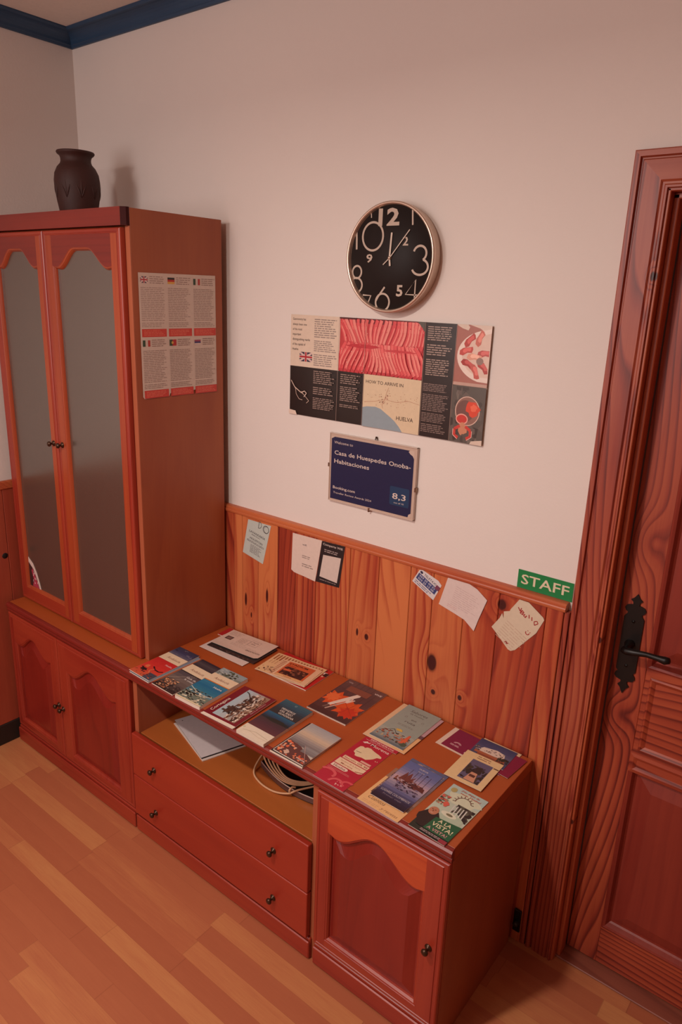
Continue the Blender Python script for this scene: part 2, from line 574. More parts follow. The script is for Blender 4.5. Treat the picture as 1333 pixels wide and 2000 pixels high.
# ------------------------------------------------------------------ door casing (architrave, jamb, threshold)
AX0, AZ1 = 2.022, 2.091
ap = [(0.0, 0.0), (0.0, .016), (.003, .020), (.013, .020), (.0155, .013), (.018, .013), (.021, .019), (.060, .021),
      (.064, .017), (.068, .017), (.071, .022), (.075, .022), (.0765, .018), (.0765, 0.0)]
door1 = empty('door_1', (2.5, 0.05, 0.0), None, None)
structure(door1)
b = MB()
RX1 = DX1 + (DX0 - AX0)
for a, c in zip(ap[:-1], ap[1:]):
    b.quad((AX0 + a[0], -a[1], 0), (AX0 + c[0], -c[1], 0), (AX0 + c[0], -c[1], AZ1 - c[0]), (AX0 + a[0], -a[1], AZ1 - a[0]), m_case_v)
    b.quad((RX1 - a[0], -a[1], 0), (RX1 - c[0], -c[1], 0), (RX1 - c[0], -c[1], AZ1 - c[0]), (RX1 - a[0], -a[1], AZ1 - a[0]), m_case_v)
    b.quad((AX0 + a[0], -a[1], AZ1 - a[0]), (AX0 + c[0], -c[1], AZ1 - c[0]), (RX1 - c[0], -c[1], AZ1 - c[0]), (RX1 - a[0], -a[1], AZ1 - a[0]), m_case_h)
b.build('architrave', door1)
b = MB()
# jamb reveal in two steps
b.box(DX0 - .002, -.016, 0, DX0 + .006, .150, DZ1, m_jamb, .0015)
b.box(DX0 + .006, .010, 0, DX0 + .018, .052, DZ1 - .008, m_jamb, .002)
b.box(DX1 - .006, -.016, 0, DX1 + .002, .150, DZ1, m_jamb, .0015)
b.box(DX1 - .018, .010, 0, DX1 - .006, .052, DZ1 - .008, m_jamb, .002)
b.box(DX0, -.016, DZ1 - .006, DX1, .150, DZ1 + .002, m_case_h, .0015)
b.box(DX0 + .006, .010, DZ1 - .018, DX1 - .006, .052, DZ1 - .006, m_case_h, .002)
b.build('jamb', door1)
b = MB()
b.box(DX0 - .03, .004, 0.0, DX1, .075, .006, wood('threshold_oak', rgb(150, 84, 64), rgb(132, 70, 54), rgb(110, 56, 44), 'X', freq=30, rough=0.5), .002)
b.build('threshold', door1)
# leaf: stiles, rails and two fielded panels
LX0, LX1, LZ0, LZ1, LY = DX0 + .019, DX1 - .019, .010, DZ1 - .020, .056


def rings(b, outline, prof, mats, cap=None):
    """outline: CCW (x,z); prof: list of (inset, y); bridges successive offset rings"""
    n = len(outline)
    P = [Vector((p[0], p[1])) for p in outline]
    nor = []
    for i in range(n):
        e0 = (P[i] - P[i - 1]).normalized()
        e1 = (P[(i + 1) % n] - P[i]).normalized()
        n0 = Vector((-e0.y, e0.x)); n1 = Vector((-e1.y, e1.x))
        m = (n0 + n1)
        m = m.normalized() / max(0.35, m.normalized().dot(n0))
        nor.append(m)
    rr = []
    for d, y in prof:
        rr.append([(P[i].x + nor[i].x * d, y, P[i].y + nor[i].y * d) for i in range(n)])
    for k in range(len(rr) - 1):
        for i in range(n):
            j = (i + 1) % n
            b.quad(rr[k][i], rr[k][j], rr[k + 1][j], rr[k + 1][i], mats)
    if cap is not None:
        b.add(rr[-1], [tuple(range(n))], cap)
    return rr


def rect(x0, z0, x1, z1):
    return [(x0, z0), (x1, z0), (x1, z1), (x0, z1)]


leaf = MB()
SX = .083
rails = [(LZ0, .135), (.655, .935), (1.905, LZ1)]
leaf.box(LX0, LY, LZ0, LX0 + SX, LY + .036, LZ1, m_door_v, .001)
leaf.box(LX1 - SX, LY, LZ0, LX1, LY + .036, LZ1, m_door_v, .001)
for z0, z1 in rails:
    leaf.box(LX0 + SX, LY + .0005, z0, LX1 - SX, LY + .036, z1, m_door_h, .001)
leaf.build('leaf_frame', door1)
for z0, z1 in ((.135, .655), (.935, 1.905)):
    b = MB()
    rings(b, rect(LX0 + SX, z0, LX1 - SX, z1),
          [(0, LY - .003), (.004, LY - .005), (.010, LY - .003), (.016, LY + .008), (.020, LY + .012), (.026, LY + .012), (.060, LY + .003)],
          m_door_p, m_door_p)
    b.build('panel', door1)
# moulded field on the lock rail
b = MB()
rings(b, rect(LX0 + SX + .012, .705, LX1 - SX - .012, .915), [(0, LY), (.0015, LY - .004), (.006, LY - .006), (.012, LY - .002), (.016, LY + .001)], m_door_h)
rings(b, rect(LX0 + SX - .004, .640, LX1 - SX + .004, .700), [(0, LY), (.003, LY - .006), (.012, LY - .008), (.020, LY - .004)], m_door_h, m_door_h)
b.build('rail_moulding', door1)
# knots on the stile
b = MB()
m_knot = flat(88, 26, 20, 0.5)
# iron plate and lever
hd = [(2.153, 1.117), (2.160, 1.106), (2.167, 1.100), (2.161, 1.095), (2.1605, 1.088), (2.166, 1.087), (2.174, 1.084), (2.178, 1.077), (2.175, 1.070), (2.1695, 1.066), (2.172, 1.060), (2.1765, 1.054)]
bot = [(2.1765, .912), (2.171, .906), (2.176, .900), (2.178, .893), (2.173, .886), (2.166, .884), (2.1605, .882), (2.161, .876), (2.167, .869), (2.160, .862), (2.153, .847)]
cxp = 2.153
right = hd + bot
leftp = [(2 * cxp - x, z) for x, z in reversed(right)][1:-1]
b = MB()
b.prism([(x, z) for x, z in right + leftp], LY - .004, LY - .0001, m_iron)
pl = b.build('handle_plate', door1)
b = MB()
b.lathe([(.012, 0), (.012, .006), (.008, .010), (.007, .040), (.0075, .046)], (2.153, LY - .004, .985), (0, -1, 0), m_iron, 20)
pts = [(2.150, LY - .046, .985), (2.160, LY - .052, .986), (2.178, LY - .053, .989), (2.205, LY - .052, .993), (2.228, LY - .050, .992), (2.246, LY - .049, .991), (2.256, LY - .050, .994)]
b.tube(pts, [.0085, .0090, .0078, .0062, .0068, .0098, .0070], m_iron, 14)
b.build('lever', door1, 'black iron lever')
for zz in (1.045, .925):
    b = MB(); b.lathe([(.004, 0), (.0038, .0018), (0, .0024)], (2.153, LY - .004, zz), (0, -1, 0), m_iron, 12)
    b.build('screw', door1)

# ------------------------------------------------------------------ cabinets
def smooth(a, c, x):
    t = max(0.0, min(1.0, (x - a) / (c - a)))
    return t * t * (3 - 2 * t)


def arch_outline(x0, x1, z0, zs, H, mode):
    """CCW from bottom-left; top edge right to left"""
    pts = [(x0, z0), (x1, z0)]
    N = 28
    for i in range(N + 1):
        x = x1 + (x0 - x1) * i / N
        s = abs(2 * (x - x0) / (x1 - x0) - 1)
        if mode == 'scallop':
            f = 1 - smooth(.24, .84, s) + .05 * smooth(.86, 1.0, s)
        else:
            f = (1 - smooth(.02, .80, s)) * .94 + .10 * smooth(.84, 1.0, s)
        pts.append((x, zs + H * f))
    return pts


def knob(parent, x, y, z, r=.0092):
    b = MB()
    b.lathe([(r * 1.05, 0), (r * 1.05, .0015), (r * .75, .0035), (r * .42, .006), (r * .42, .011), (r * .8, .0135), (r, .0165), (r * .92, .0200), (r * .55, .0225), (0, .0235)],
            (x, y, z), (0, -1, 0), m_brass, 20)
    return b.build('knob', parent)


def door_leaf(parent, name, x0, x1, z0, z1, ox0, ox1, oz0, zs, H, yf, th, mode, mat_s, mat_r, glass, knobpos, railmat=None, label=None, leftmat=None):
    """frame with shaped opening, panel or pane, knob; returns door object"""
    out = arch_outline(ox0, ox1, oz0, zs, H, mode)
    e = .015

    def arings(bb, prof, mt, cap=None):
        rr = []
        for d, y in prof:
            rr.append([(x, y, z) for x, z in arch_outline(ox0 + d, ox1 - d, oz0 + d, zs - d, H, mode)])
        m = len(rr[0])
        for k in range(len(rr) - 1):
            for i in range(m):
                j = (i + 1) % m
                bb.quad(rr[k][i], rr[k][j], rr[k + 1][j], rr[k + 1][i], mt)
        if cap is not None:
            bb.add(rr[-1], [tuple(range(m))], cap)
    b = MB()
    railmat = railmat or mat_r
    X0, X1_, Z0, Z1_ = x0 + e, x1 - e, z0 + e, z1 - e
    yq = yf
    b.quad((X0, yq, Z0), (ox0, yq, Z0), (ox0, yq, Z1_), (X0, yq, Z1_), leftmat or mat_s)
    b.quad((ox1, yq, Z0), (X1_, yq, Z0), (X1_, yq, Z1_), (ox1, yq, Z1_), mat_s)
    b.quad((ox0, yq, Z0), (ox1, yq, Z0), (ox1, yq, oz0), (ox0, yq, oz0), mat_r)
    top = out[2:]
    for p, q in zip(top[:-1], top[1:]):
        b.quad((q[0], yq, q[1]), (p[0], yq, p[1]), (p[0], yq, Z1_), (q[0], yq, Z1_), railmat)
    # outer rounded edge and sides
    ks = (.015, .0135, .0120, .0105, .0040, .0012, 0, 0)
    ro = [rect(x0 + k, z0 + k, x1 - k, z1 - k) for k in ks]
    ys = (yq, yq + .0022, yq + .0022, yq + .0006, yq + .0012, yq + .0030, yq + .0060, yq + th)
    for k in range(7):
        for i in range(4):
            j = (i + 1) % 4
            a, c = ro[k], ro[k + 1]
            mm = mat_r if i in (0, 2) else m_front_v
            b.quad((a[i][0], ys[k], a[i][1]), (a[j][0], ys[k], a[j][1]), (c[j][0], ys[k + 1], c[j][1]), (c[i][0], ys[k + 1], c[i][1]), mm)
    if glass:
        arings(b, [(0, yf), (.0015, yf + .0015), (.004, yf + .0025), (.007, yf + .007), (.009, yf + .012), (.009, yf + th)], mat_s)
        frame = b.build(name, parent, label)
        gz = MB()
        go = arch_outline(ox0 + .004, ox1 - .004, oz0 + .004, zs - .004, H, mode)
        gz.prism(go, yf + .0125, yf + .0165, m_glass)
        gz.build('glass_pane', frame, 'grey frosted glass pane')
    else:
        arings(b, [(0, yf), (.0015, yf + .0012), (.005, yf + .002), (.009, yf + .007), (.010, yf + .012)], mat_s)
        # back of frame
        frame = b.build(name, parent, label)
        pn = MB()
        arings(pn, [(.0095, yf + .0115), (.014, yf + .0115), (.018, yf + .010), (.038, yf + .003), (.042, yf + .0015)], m_panel, m_panel)
        pn.build('panel', frame)
    knob(frame, knobpos[0], yf, knobpos[1])
    return frame


YF = -.458      # front face of base doors
YB = -.036
def plinth(parent, x0, x1):
    b = MB()
    b.box(x0, -.455, 0.0, x1, -.437, .071, m_front_h, .003)
    b.box(x0, -.461, .004, x1, -.455, .062, m_front_h, .0028)
    b.build('plinth', parent)


# left base cabinet, two arched doors
base_l = empty('base_cabinet', (.41, -.25, 0), 'stained wooden base cabinet with two arched panel doors under the glazed cabinet', 'cabinet')
b = MB()
b.box(.020, -.438, 0.0, .038, YB, .5780, m_ven_v, .001)
b.box(.775, -.438, 0.0, .7925, YB, .5780, m_ven_v, .001)
b.box(.038, -.430, .075, .775, YB, .091, m_shelf)
b.box(.038, -.044, .091, .775, YB, .5780, m_ven_v)
b.box(.038, -.430, .566, .775, YB, .5780, m_shelf)
b.build('carcass', base_l)
plinth(base_l, .022, .7925)
door_leaf(base_l, 'cabinet_door', .026, .3615, .076, .572, .060, .314, .108, .452, .058, YF, .019, 'cathedral', m_front_v, m_front_h, False, (.350, .298))
door_leaf(base_l, 'cabinet_door', .3635, .7885, .076, .572, .418, .716, .108, .455, .064, YF, .019, 'cathedral', m_front_v, m_front_h, False, (.379, .292))

# drawer unit with open compartment
dr = empty('drawer_unit', (1.19, -.25, 0), 'low wooden unit with two wide knobbed drawers below an open compartment', 'drawer unit')
b = MB()
b.box(.800, -.447, .0, .820, YB, .5780, m_ven_edge, .001)
b.box(1.5665, -.447, .0, 1.5865, YB, .5780, m_ven_edge, .001)
b.box(.820, -.440, .366, 1.5665, YB, .384, m_shelf, .001)
b.box(.820, -.430, .075, 1.5665, YB, .090, m_shelf)
b.box(.820, -.044, .090, 1.5665, YB, .5780, m_ven_v)
b.build('carcass', dr)
plinth(dr, .800, 1.5765)
for z0, z1, kz in ((.2315, .3880, .300), (.0760, .2290, .137)):
    b = MB()
    b.box(.8035, -.466, z0, 1.5705, -.4475, z1, m_drawer, .004, seg=3)
    b.box(.835, -.4475, z0 + .012, 1.553, -.10, z1 - .024, m_ven_v)
    d = b.build('drawer', dr)
    for kx in (.918, 1.445):
        knob(d, kx, -.466, kz)

# right base cabinet, one arched door
base_r = empty('base_cabinet', (1.78, -.25, 0), 'stained wooden base cabinet with one arched panel door, nearest the room door', 'cabinet')
b = MB()
b.box(1.588, -.438, 0.0, 1.604, YB, .5780, m_ven_v, .001)
b.box(1.962, -.447, 0.0, 1.9795, YB, .5780, m_ven_v, .001)
b.box(1.604, -.430, .075, 1.962, YB, .091, m_shelf)
b.box(1.604, -.044, .091, 1.962, YB, .5780, m_ven_v)
b.box(1.604, -.430, .566, 1.962, YB, .5780, m_shelf)
b.build('carcass', base_r)
plinth(base_r, 1.590, 1.978)
door_leaf(base_r, 'cabinet_door', 1.590, 1.9775, .076, .573, 1.630, 1.920, .112, .458, .064, YF - .003, .020, 'cathedral', m_front_v, m_front_h, False, (1.943, .314), railmat=m_rail_o)

# continuous top with a bullnose front edge
top = empty('worktop', (1.0, -.25, .585), 'long orange-brown wooden worktop with dark red moulded front edge under the brochures', 'worktop')
b = MB()
b.box(.030, -.448, .5785, 1.9795, -.030, .612, m_ven_h, .0008)
b.build('top_board', top)
b = MB()
ep = [(-.4482, .612), (-.452, .6125), (-.459, .6110), (-.4630, .6060), (-.4640, .6000), (-.4625, .5950), (-.4585, .5930), (-.4600, .5900), (-.4610, .5850), (-.4590, .5800), (-.452, .5785), (-.4482, .5785)]
n = len(ep)
vs = [(x, p[0], p[1]) for x in (.030, 1.9805) for p in ep]
b.add(vs, [(i, (i + 1) % n, n + (i + 1) % n, n + i) for i in range(n)], m_crown)
b.add(vs[:n], [tuple(range(n))], m_crown)
b.add(vs[n:], [tuple(range(n))], m_crown)
b.build('edge_moulding', top, 'dark red rounded edge moulding')

# glazed upper cabinet
hutch = empty('display_cabinet', (.41, -.2, .612), 'tall stained wooden display cabinet with two frosted glass doors standing on the worktop', 'cabinet')
b = MB()
b.box(.027, -.372, .6122, .045, YB, 1.950, m_ven_v)
b.box(.7765, -.3745, .6122, .7955, YB, 1.994, m_ven_v, .0008)
b.box(.7763, -.3765, .6122, .7953, -.3740, 1.946, m_ven_edge)
b.box(.045, -.352, .6122, .7765, YB, .632, m_ven_h)
b.box(.045, -.352, 1.930, .7765, YB, 1.950, m_ven_h)
b.box(.027, -.372, 1.950, .7765, YB, 1.9955, m_ven_h)
b.box(.045, -.048, .632, .7765, YB, 1.930, m_ven_v)
for z in (.96, 1.28, 1.60):
    b.box(.045, -.340, z, .7765, -.048, z + .018, m_ven_h)
b.build('carcass', hutch)
b = MB()
cp = [(.027, -.3960, 1.9475), (.7830, -.3960, 1.9475), (.7955, -.3850, 1.9475), (.7955, -.3746, 1.9475), (.027, -.3746, 1.9475)]
n = 5
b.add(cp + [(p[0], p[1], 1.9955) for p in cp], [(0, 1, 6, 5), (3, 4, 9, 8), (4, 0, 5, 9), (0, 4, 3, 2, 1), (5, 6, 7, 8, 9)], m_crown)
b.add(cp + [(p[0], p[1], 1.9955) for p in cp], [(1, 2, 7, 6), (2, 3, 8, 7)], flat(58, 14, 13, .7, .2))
b.build('cornice', hutch, 'dark red front cornice')
door_leaf(hutch, 'glazed_door', .030, .3740, .616, 1.943, .072, .335, .668, 1.838, .054, -.395, .020, 'scallop', m_stile_o, m_front_h, True, (.349, 1.272), leftmat=m_front_v, railmat=m_crown)  # dark top rail: the dimmer light up high is put into its colour
door_leaf(hutch, 'glazed_door', .3765, .7740, .616, 1.943, .424, .731, .668, 1.838, .054, -.395, .020, 'scallop', m_stile_o, m_front_h, True, (.402, 1.274), railmat=m_crown)  # top rail colour carries the same painted falloff of light

# vase
b = MB()
VZ = 1.9958
prof = [(.050, 0), (.054, .004), (.060, .020), (.0665, .055), (.0715, .095), (.0720, .115), (.0690, .137), (.0600, .156), (.0500, .167), (.0475, .174), (.0475, .182), (.0500, .190), (.0575, .196), (.0600, .2005), (.0585, .204), (.0540, .203), (.0470, .196), (.0440, .185), (.0440, .172), (.052, .160), (.064, .115), (.055, .02), (0, .012)]
b.lathe(prof, (.290, -.205, VZ), (0, 0, 1), m_clay, 48)
random.seed(5)

for k in range(9):     # raised leaf relief around the belly
    a = 2 * PI * k / 9 + .3
    for s_ in (-1, 0, 1):
        pts = []
        for i in range(6):
            t = i / 5
            aa = a + s_ * .22 * t
            rr_ = .0655 + .0045 * math.sin(t * PI / 2) + .0008
            pts.append((.290 + rr_ * math.cos(aa), -.205 + rr_ * math.sin(aa), VZ + .060 + .062 * t - abs(s_) * .02 * t))
        b.tube(pts, [.0010, .0024, .0030, .0028, .0018, .0005], m_clay, 6)
tag(b.build('vase'), 'dark brown clay vase with flared rim on top of the display cabinet', 'vase')

# ------------------------------------------------------------------ printed matter
FONT = {}


def glyphs(txt, bold):
    key = (txt, bold)
    if key in FONT:
        return FONT[key]
    cu = bpy.data.curves.new('text_tmp', 'FONT')
    cu.body = txt
    cu.resolution_u = 2
    cu.offset = .010 * float(bold)
    o = bpy.data.objects.new('text_tmp', cu)
    C.objects.link(o)
    bpy.context.view_layer.update()
    dg = bpy.context.evaluated_depsgraph_get()
    me = bpy.data.meshes.new_from_object(o.evaluated_get(dg))
    vs = [(v.co.x, v.co.y) for v in me.vertices]
    fs = [list(p.vertices) for p in me.polygons]
    bpy.data.objects.remove(o)
    bpy.data.curves.remove(cu)
    bpy.data.meshes.remove(me)
    x0 = min(v[0] for v in vs); x1 = max(v[0] for v in vs)
    FONT[key] = (vs, fs, x0, x1)
    return FONT[key]


class Sheet:
    """a printed sheet in local millimetres, origin bottom-left, lying in local xy; t = thickness (mm)"""
    def __init__(s, w_, h_, base, t=0.4, outline=None, rough=.38, spec=.45, page=(222, 208, 194)):
        s.w, s.h, s.t = w_, h_, t
        s.b = MB()
        s.z = t
        s.rough, s.spec = rough, spec
        ol = outline or [(0, 0), (w_, 0), (w_, h_), (0, h_)]
        n = len(ol)
        pm = flat(*page, .6, .2)
        s.b.add([(x, y, 0) for x, y in ol] + [(x, y, t) for x, y in ol],
                [tuple(range(n - 1, -1, -1))] + [(i, (i + 1) % n, n + (i + 1) % n, n + i) for i in range(n)], pm)
        s.poly(ol, base, lift=0)

    def m(s, c):
        return c if not isinstance(c, tuple) else flat(c[0], c[1], c[2], s.rough, s.spec)

    def poly(s, pts, c, lift=.02):
        s.z += lift
        s.b.add([(x, y, s.z) for x, y in pts], [tuple(range(len(pts)))], s.m(c))
        return s

    def rect(s, x0, y0, x1, y1, c):
        return s.poly([(x0, y0), (x1, y0), (x1, y1), (x0, y1)], c)

    def grad(s, x0, y0, x1, y1, cols, n=10):
        """bands from bottom to top"""
        s.z += .02
        for i in range(n):
            t = i / max(1, n - 1) * (len(cols) - 1)
            k = min(int(t), len(cols) - 2)
            f = t - k
            c = tuple(int(cols[k][j] + (cols[k + 1][j] - cols[k][j]) * f) for j in range(3))
            ya, yb_ = y0 + (y1 - y0) * i / n, y0 + (y1 - y0) * (i + 1) / n
            s.b.add([(x0, ya, s.z), (x1, ya, s.z), (x1, yb_, s.z), (x0, yb_, s.z)], [(0, 1, 2, 3)], s.m(c))
        return s

    def disc(s, cx, cy, rx, ry, c, n=28):
        return s.poly([(cx + rx * math.cos(2 * PI * i / n), cy + ry * math.sin(2 * PI * i / n)) for i in range(n)], c)

    def ring(s, cx, cy, rx, ry, wd, c, n=32, a0=0, a1=360):
        s.z += .02
        vs, fs = [], []
        for i in range(n + 1):
            a = math.radians(a0 + (a1 - a0) * i / n)
            vs += [(cx + rx * math.cos(a), cy + ry * math.sin(a), s.z), (cx + (rx - wd) * math.cos(a), cy + (ry - wd) * math.sin(a), s.z)]
        fs = [(2 * i, 2 * i + 2, 2 * i + 3, 2 * i + 1) for i in range(n)]
        s.b.add(vs, fs, s.m(c))
        return s

    def blob(s, cx, cy, rx, ry, c, seed=0, n=16, rg=.3):
        r = random.Random(seed)
        return s.poly([(cx + rx * (1 - rg + rg * 2 * r.random()) * math.cos(2 * PI * i / n), cy + ry * (1 - rg + rg * 2 * r.random()) * math.sin(2 * PI * i / n)) for i in range(n)], c)

    def scatter(s, x0, y0, x1, y1, cols, n, sx, sy, seed=0):
        r = random.Random(seed)
        for i in range(n):
            x = r.uniform(x0, x1); y = r.uniform(y0, y1)
            a = sx * r.uniform(.4, 1); e = sy * r.uniform(.4, 1)
            pts = []
            for k in range(5):
                th = 2 * PI * k / 5 + r.random()
                pts.append((min(x1, max(x0, x + a * math.cos(th))), min(y1, max(y0, y + e * math.sin(th)))))
            s.poly(pts, r.choice(cols), lift=.006)
        s.z += .01
        return s

    def stroke(s, pts, wd, c):
        """polyline of given width"""
        s.z += .015
        for (a, c2) in zip(pts[:-1], pts[1:]):
            dx, dy = c2[0] - a[0], c2[1] - a[1]
            L = math.hypot(dx, dy) or 1
            nx, ny = -dy / L * wd / 2, dx / L * wd / 2
            s.b.add([(a[0] + nx, a[1] + ny, s.z), (a[0] - nx, a[1] - ny, s.z), (c2[0] - nx, c2[1] - ny, s.z), (c2[0] + nx, c2[1] + ny, s.z)], [(0, 1, 2, 3)], s.m(c))
        return s

    def text(s, txt, x, y, h, c, wd=None, bold=False, rot=0.0, shear=0.0, centre=False, clip=None):
        """h = cap height; wd = forced total width"""
        vs, fs, x0, x1 = glyphs(txt, bold)
        sy = h / .70
        sx = (wd / (x1 - x0)) if wd else sy
        s.z += .03
        ca, sa = math.cos(math.radians(rot)), math.sin(math.radians(rot))
        off = -(x1 - x0) * sx / 2 if centre else 0
        out = []
        for vx, vy in vs:
            lx = (vx - x0) * sx + off + shear * vy * sy
            ly = vy * sy
            out.append((x + lx * ca - ly * sa, y + lx * sa + ly * ca, s.z))
        s.b.add(out, fs, s.m(c))
        return s

    def lines(s, x0, y0, x1, y1, n, c, seed=0, fill=.45, rag=.25, words=True, rot=0.0):
        """n lines of small print, top to bottom"""
        r = random.Random(seed)
        s.z += .02
        p = (y1 - y0) / n
        vs, fs = [], []
        for i in range(n):
            yy = y1 - p * (i + .5)
            x = x0
            xe = x1 - (x1 - x0) * rag * r.random()
            while x < xe - p * .3:
                L = p * r.uniform(1.0, 4.0) if words else (xe - x)
                e = min(xe, x + L)
                k = len(vs)
                hh = p * fill / 2
                vs += [(x, yy - hh, s.z), (e, yy - hh, s.z), (e, yy + hh, s.z), (x, yy + hh, s.z)]
                fs.append((k, k + 1, k + 2, k + 3))
                x = e + p * .45
        if rot:
            ca, sa = math.cos(math.radians(rot)), math.sin(math.radians(rot))
            vs = [(x0 + (a - x0) * ca - (b_ - y0) * sa, y0 + (a - x0) * sa + (b_ - y0) * ca, z) for a, b_, z in vs]
        s.b.add(vs, fs, s.m(c))
        return s

    def build(s, name, mat, label, cat, group=None, curl=None, cuts=0):
        """mat: local(m) to world matrix; curl: f(x,y)->dz in mm"""
        me = bpy.data.meshes.new(name)
        me.from_pydata(s.b.v, [], s.b.f)
        for m in s.b.mats:
            me.materials.append(m)
        me.polygons.foreach_set('material_index', s.b.mi)
        bm = bmesh.new()
        bm.from_mesh(me)
        bmesh.ops.triangulate(bm, faces=bm.faces[:])
        if curl:
            cuts = max(28, cuts * 3)      # fine enough that print never dips below its sheet
            for k in range(1, cuts):
                for co, no in (((s.w * k / cuts, 0, 0), (1, 0, 0)), ((0, s.h * k / cuts, 0), (0, 1, 0))):
                    bmesh.ops.bisect_plane(bm, geom=bm.verts[:] + bm.edges[:] + bm.faces[:], plane_co=co, plane_no=no)
            for v in bm.verts:
                v.co.z += curl(v.co.x / s.w, v.co.y / s.h)
        for v in bm.verts:
            v.co *= .001
        bm.to_mesh(me)
        bm.free()
        o = bpy.data.objects.new(name, me)
        C.objects.link(o)
        o.matrix_world = mat
        return tag(o, label, cat, group)


CT = .6124     # counter surface


def on_top(x, y, z, rot=0.0, tilt=(0, 0)):
    """local origin (bottom-left corner) at x,y, height z above the counter in mm"""
    return Matrix.Translation((x, y, CT + z * .001)) @ Matrix.Rotation(math.radians(rot), 4, 'Z') @ Matrix.Rotation(math.radians(tilt[0]), 4, 'X') @ Matrix.Rotation(math.radians(tilt[1]), 4, 'Y')


def on_wall(x, z, y=-.0005, rot=0.0):
    return Matrix.Translation((x, y, z)) @ Matrix.Rotation(PI / 2, 4, 'X') @ Matrix.Rotation(math.radians(rot), 4, 'Z')


W_ = (226, 208, 190)
INK = (60, 46, 44)
GREY = (150, 132, 124)

# --- the wall: big folded tourist poster
def make_poster():
    s = Sheet(671, 300, (222, 200, 180), .3, rough=.3, spec=.5)
    s.rect(0, 0, 285, 148, (40, 30, 28))
    s.text('Gastronomy has', 8, 284, 7.2, INK, 52, True)
    for i, t in enumerate(['always been one', 'of the most', 'important', 'distinguishing marks', 'of the capital of', 'Huelva']):
        s.text(t, 8, 269 - 14.6 * i, 6.8, INK, [56, 38, 34, 70, 52, 24][i], True)
    s.lines(94, 236, 180, 292, 9, GREY, 1)
    s.lines(94, 196, 180, 230, 6, GREY, 2)
    s.lines(94, 154, 180, 190, 6, GREY, 3)
    uk(s, 38, 164, 50, 28)
    # shrimps
    s.rect(190, 148, 481, 300, (196, 62, 66))
    s.rect(190, 286, 481, 300, (110, 40, 44))
    r = random.Random(4)
    cols = [(236, 108, 106), (230, 92, 94), (240, 128, 122), (220, 78, 82), (238, 140, 130)]
    for (yb_, yt, k0, k1, sw) in ((214, 300, -.55, .75, 1), (146, 232, .5, -1.1, -1)):
        for i in range(24):
            x = 196 + i * 12.2 + r.uniform(-2, 2)
            t0 = (i - 11.5) / 11.5
            pts = []
            for k in range(9):
                t = k / 8
                xx = x + (k0 if t0 < 0 else k1) * abs(t0) * 62 * (t - .5) + 9 * math.sin(t * 3.4 + i * .35) * sw
                pts.append((min(476, max(195, xx)), max(150, min(297, yb_ + (yt - yb_) * t))))
            base = r.choice(cols)
            s.stroke(pts, 12.0, (200, 60, 68))
            s.stroke([(p[0] + .6, p[1]) for p in pts[1:]], 9.5, base)
            s.stroke([(p[0] + 2, p[1]) for p in pts[2:7]], 2.4, (242, 150, 138))
            s.stroke([(p[0] - 3, p[1]) for p in pts[1:6]], 1.2, (196, 60, 66))
    s.blob(280, 224, 60, 5, (196, 50, 60), 41)
    s.blob(400, 218, 50, 4, (206, 66, 72), 42)
    s.scatter(194, 152, 478, 296, [(250, 196, 184), (240, 150, 140), (206, 66, 72)], 50, 2.2, 2.2, 9)
    s.poly([(455, 300), (481, 300), (481, 270), (470, 284)], (90, 84, 76))
    s.rect(190, 296, 250, 300, (84, 40, 40))
    # dark text blocks
    s.poly([(8, 104), (24, 86), (60, 66), (62, 64), (24, 82), (10, 100)], (206, 180, 164))
    s.stroke([(8, 104), (24, 84), (50, 70), (64, 76), (72, 70), (62, 58)], 2.6, (214, 190, 174))
    s.stroke([(26, 84), (30, 64), (42, 50), (56, 48)], 1.6, (206, 180, 164))
    s.stroke([(50, 74), (70, 58), (82, 48), (72, 40)], 1.6, (206, 180, 164))
    s.lines(98, 102, 180, 142, 7, (156, 132, 122), 5)
    s.lines(98, 70, 180, 94, 4, (156, 132, 122), 6)
    s.lines(98, 26, 180, 62, 7, (156, 132, 122), 7)
    s.lines(200, 112, 276, 142, 5, (156, 132, 122), 8)
    s.lines(200, 62, 276, 106, 8, (156, 132, 122), 10)
    s.lines(200, 44, 276, 54, 2, (156, 132, 122), 11)
    s.poly([(0, 14), (28, 12), (34, 0), (0, 0)], (226, 204, 188))
    # map
    s.rect(285, 0, 478, 148, (222, 198, 166))
    s.poly([(285, 0), (285, 54), (300, 58), (330, 60), (348, 56), (362, 48), (376, 40), (396, 28), (412, 14), (424, 0)], (146, 160, 168))
    s.text('HOW TO ARRIVE IN', 293, 124, 9, (70, 50, 42), 127, True)
    s.text('HUELVA', 402, 32, 11, (70, 50, 42), 56, True)
    s.scatter(292, 64, 470, 112, [(170, 110, 84), (190, 134, 104), (150, 96, 76)], 46, 1.8, 1.4, 12)
    s.stroke([(290, 70), (330, 76), (360, 84), (400, 80), (440, 88), (476, 82)], .9, (186, 130, 104))
    s.stroke([(360, 84), (366, 104), (372, 118)], .9, (186, 130, 104))
    s.stroke([(360, 84), (352, 66), (356, 58)], .9, (186, 130, 104))
    s.scatter(340, 70, 372, 100, [(130, 76, 60), (180, 104, 84)], 24, 2.2, 1.6, 13)
    # dark column
    s.rect(478, 0, 573, 300, (44, 32, 30))
    s.lines(488, 254, 562, 292, 7, (170, 146, 134), 14)
    s.lines(488, 216, 562, 246, 5, (170, 146, 134), 15)
    s.lines(488, 164, 562, 208, 8, (170, 146, 134), 16)
    s.lines(484, 122, 566, 144, 5, (140, 118, 110), 17)
    s.lines(484, 70, 566, 116, 10, (140, 118, 110), 18)
    s.lines(484, 40, 566, 66, 6, (140, 118, 110), 19)
    s.lines(484, 12, 566, 36, 5, (140, 118, 110), 20)
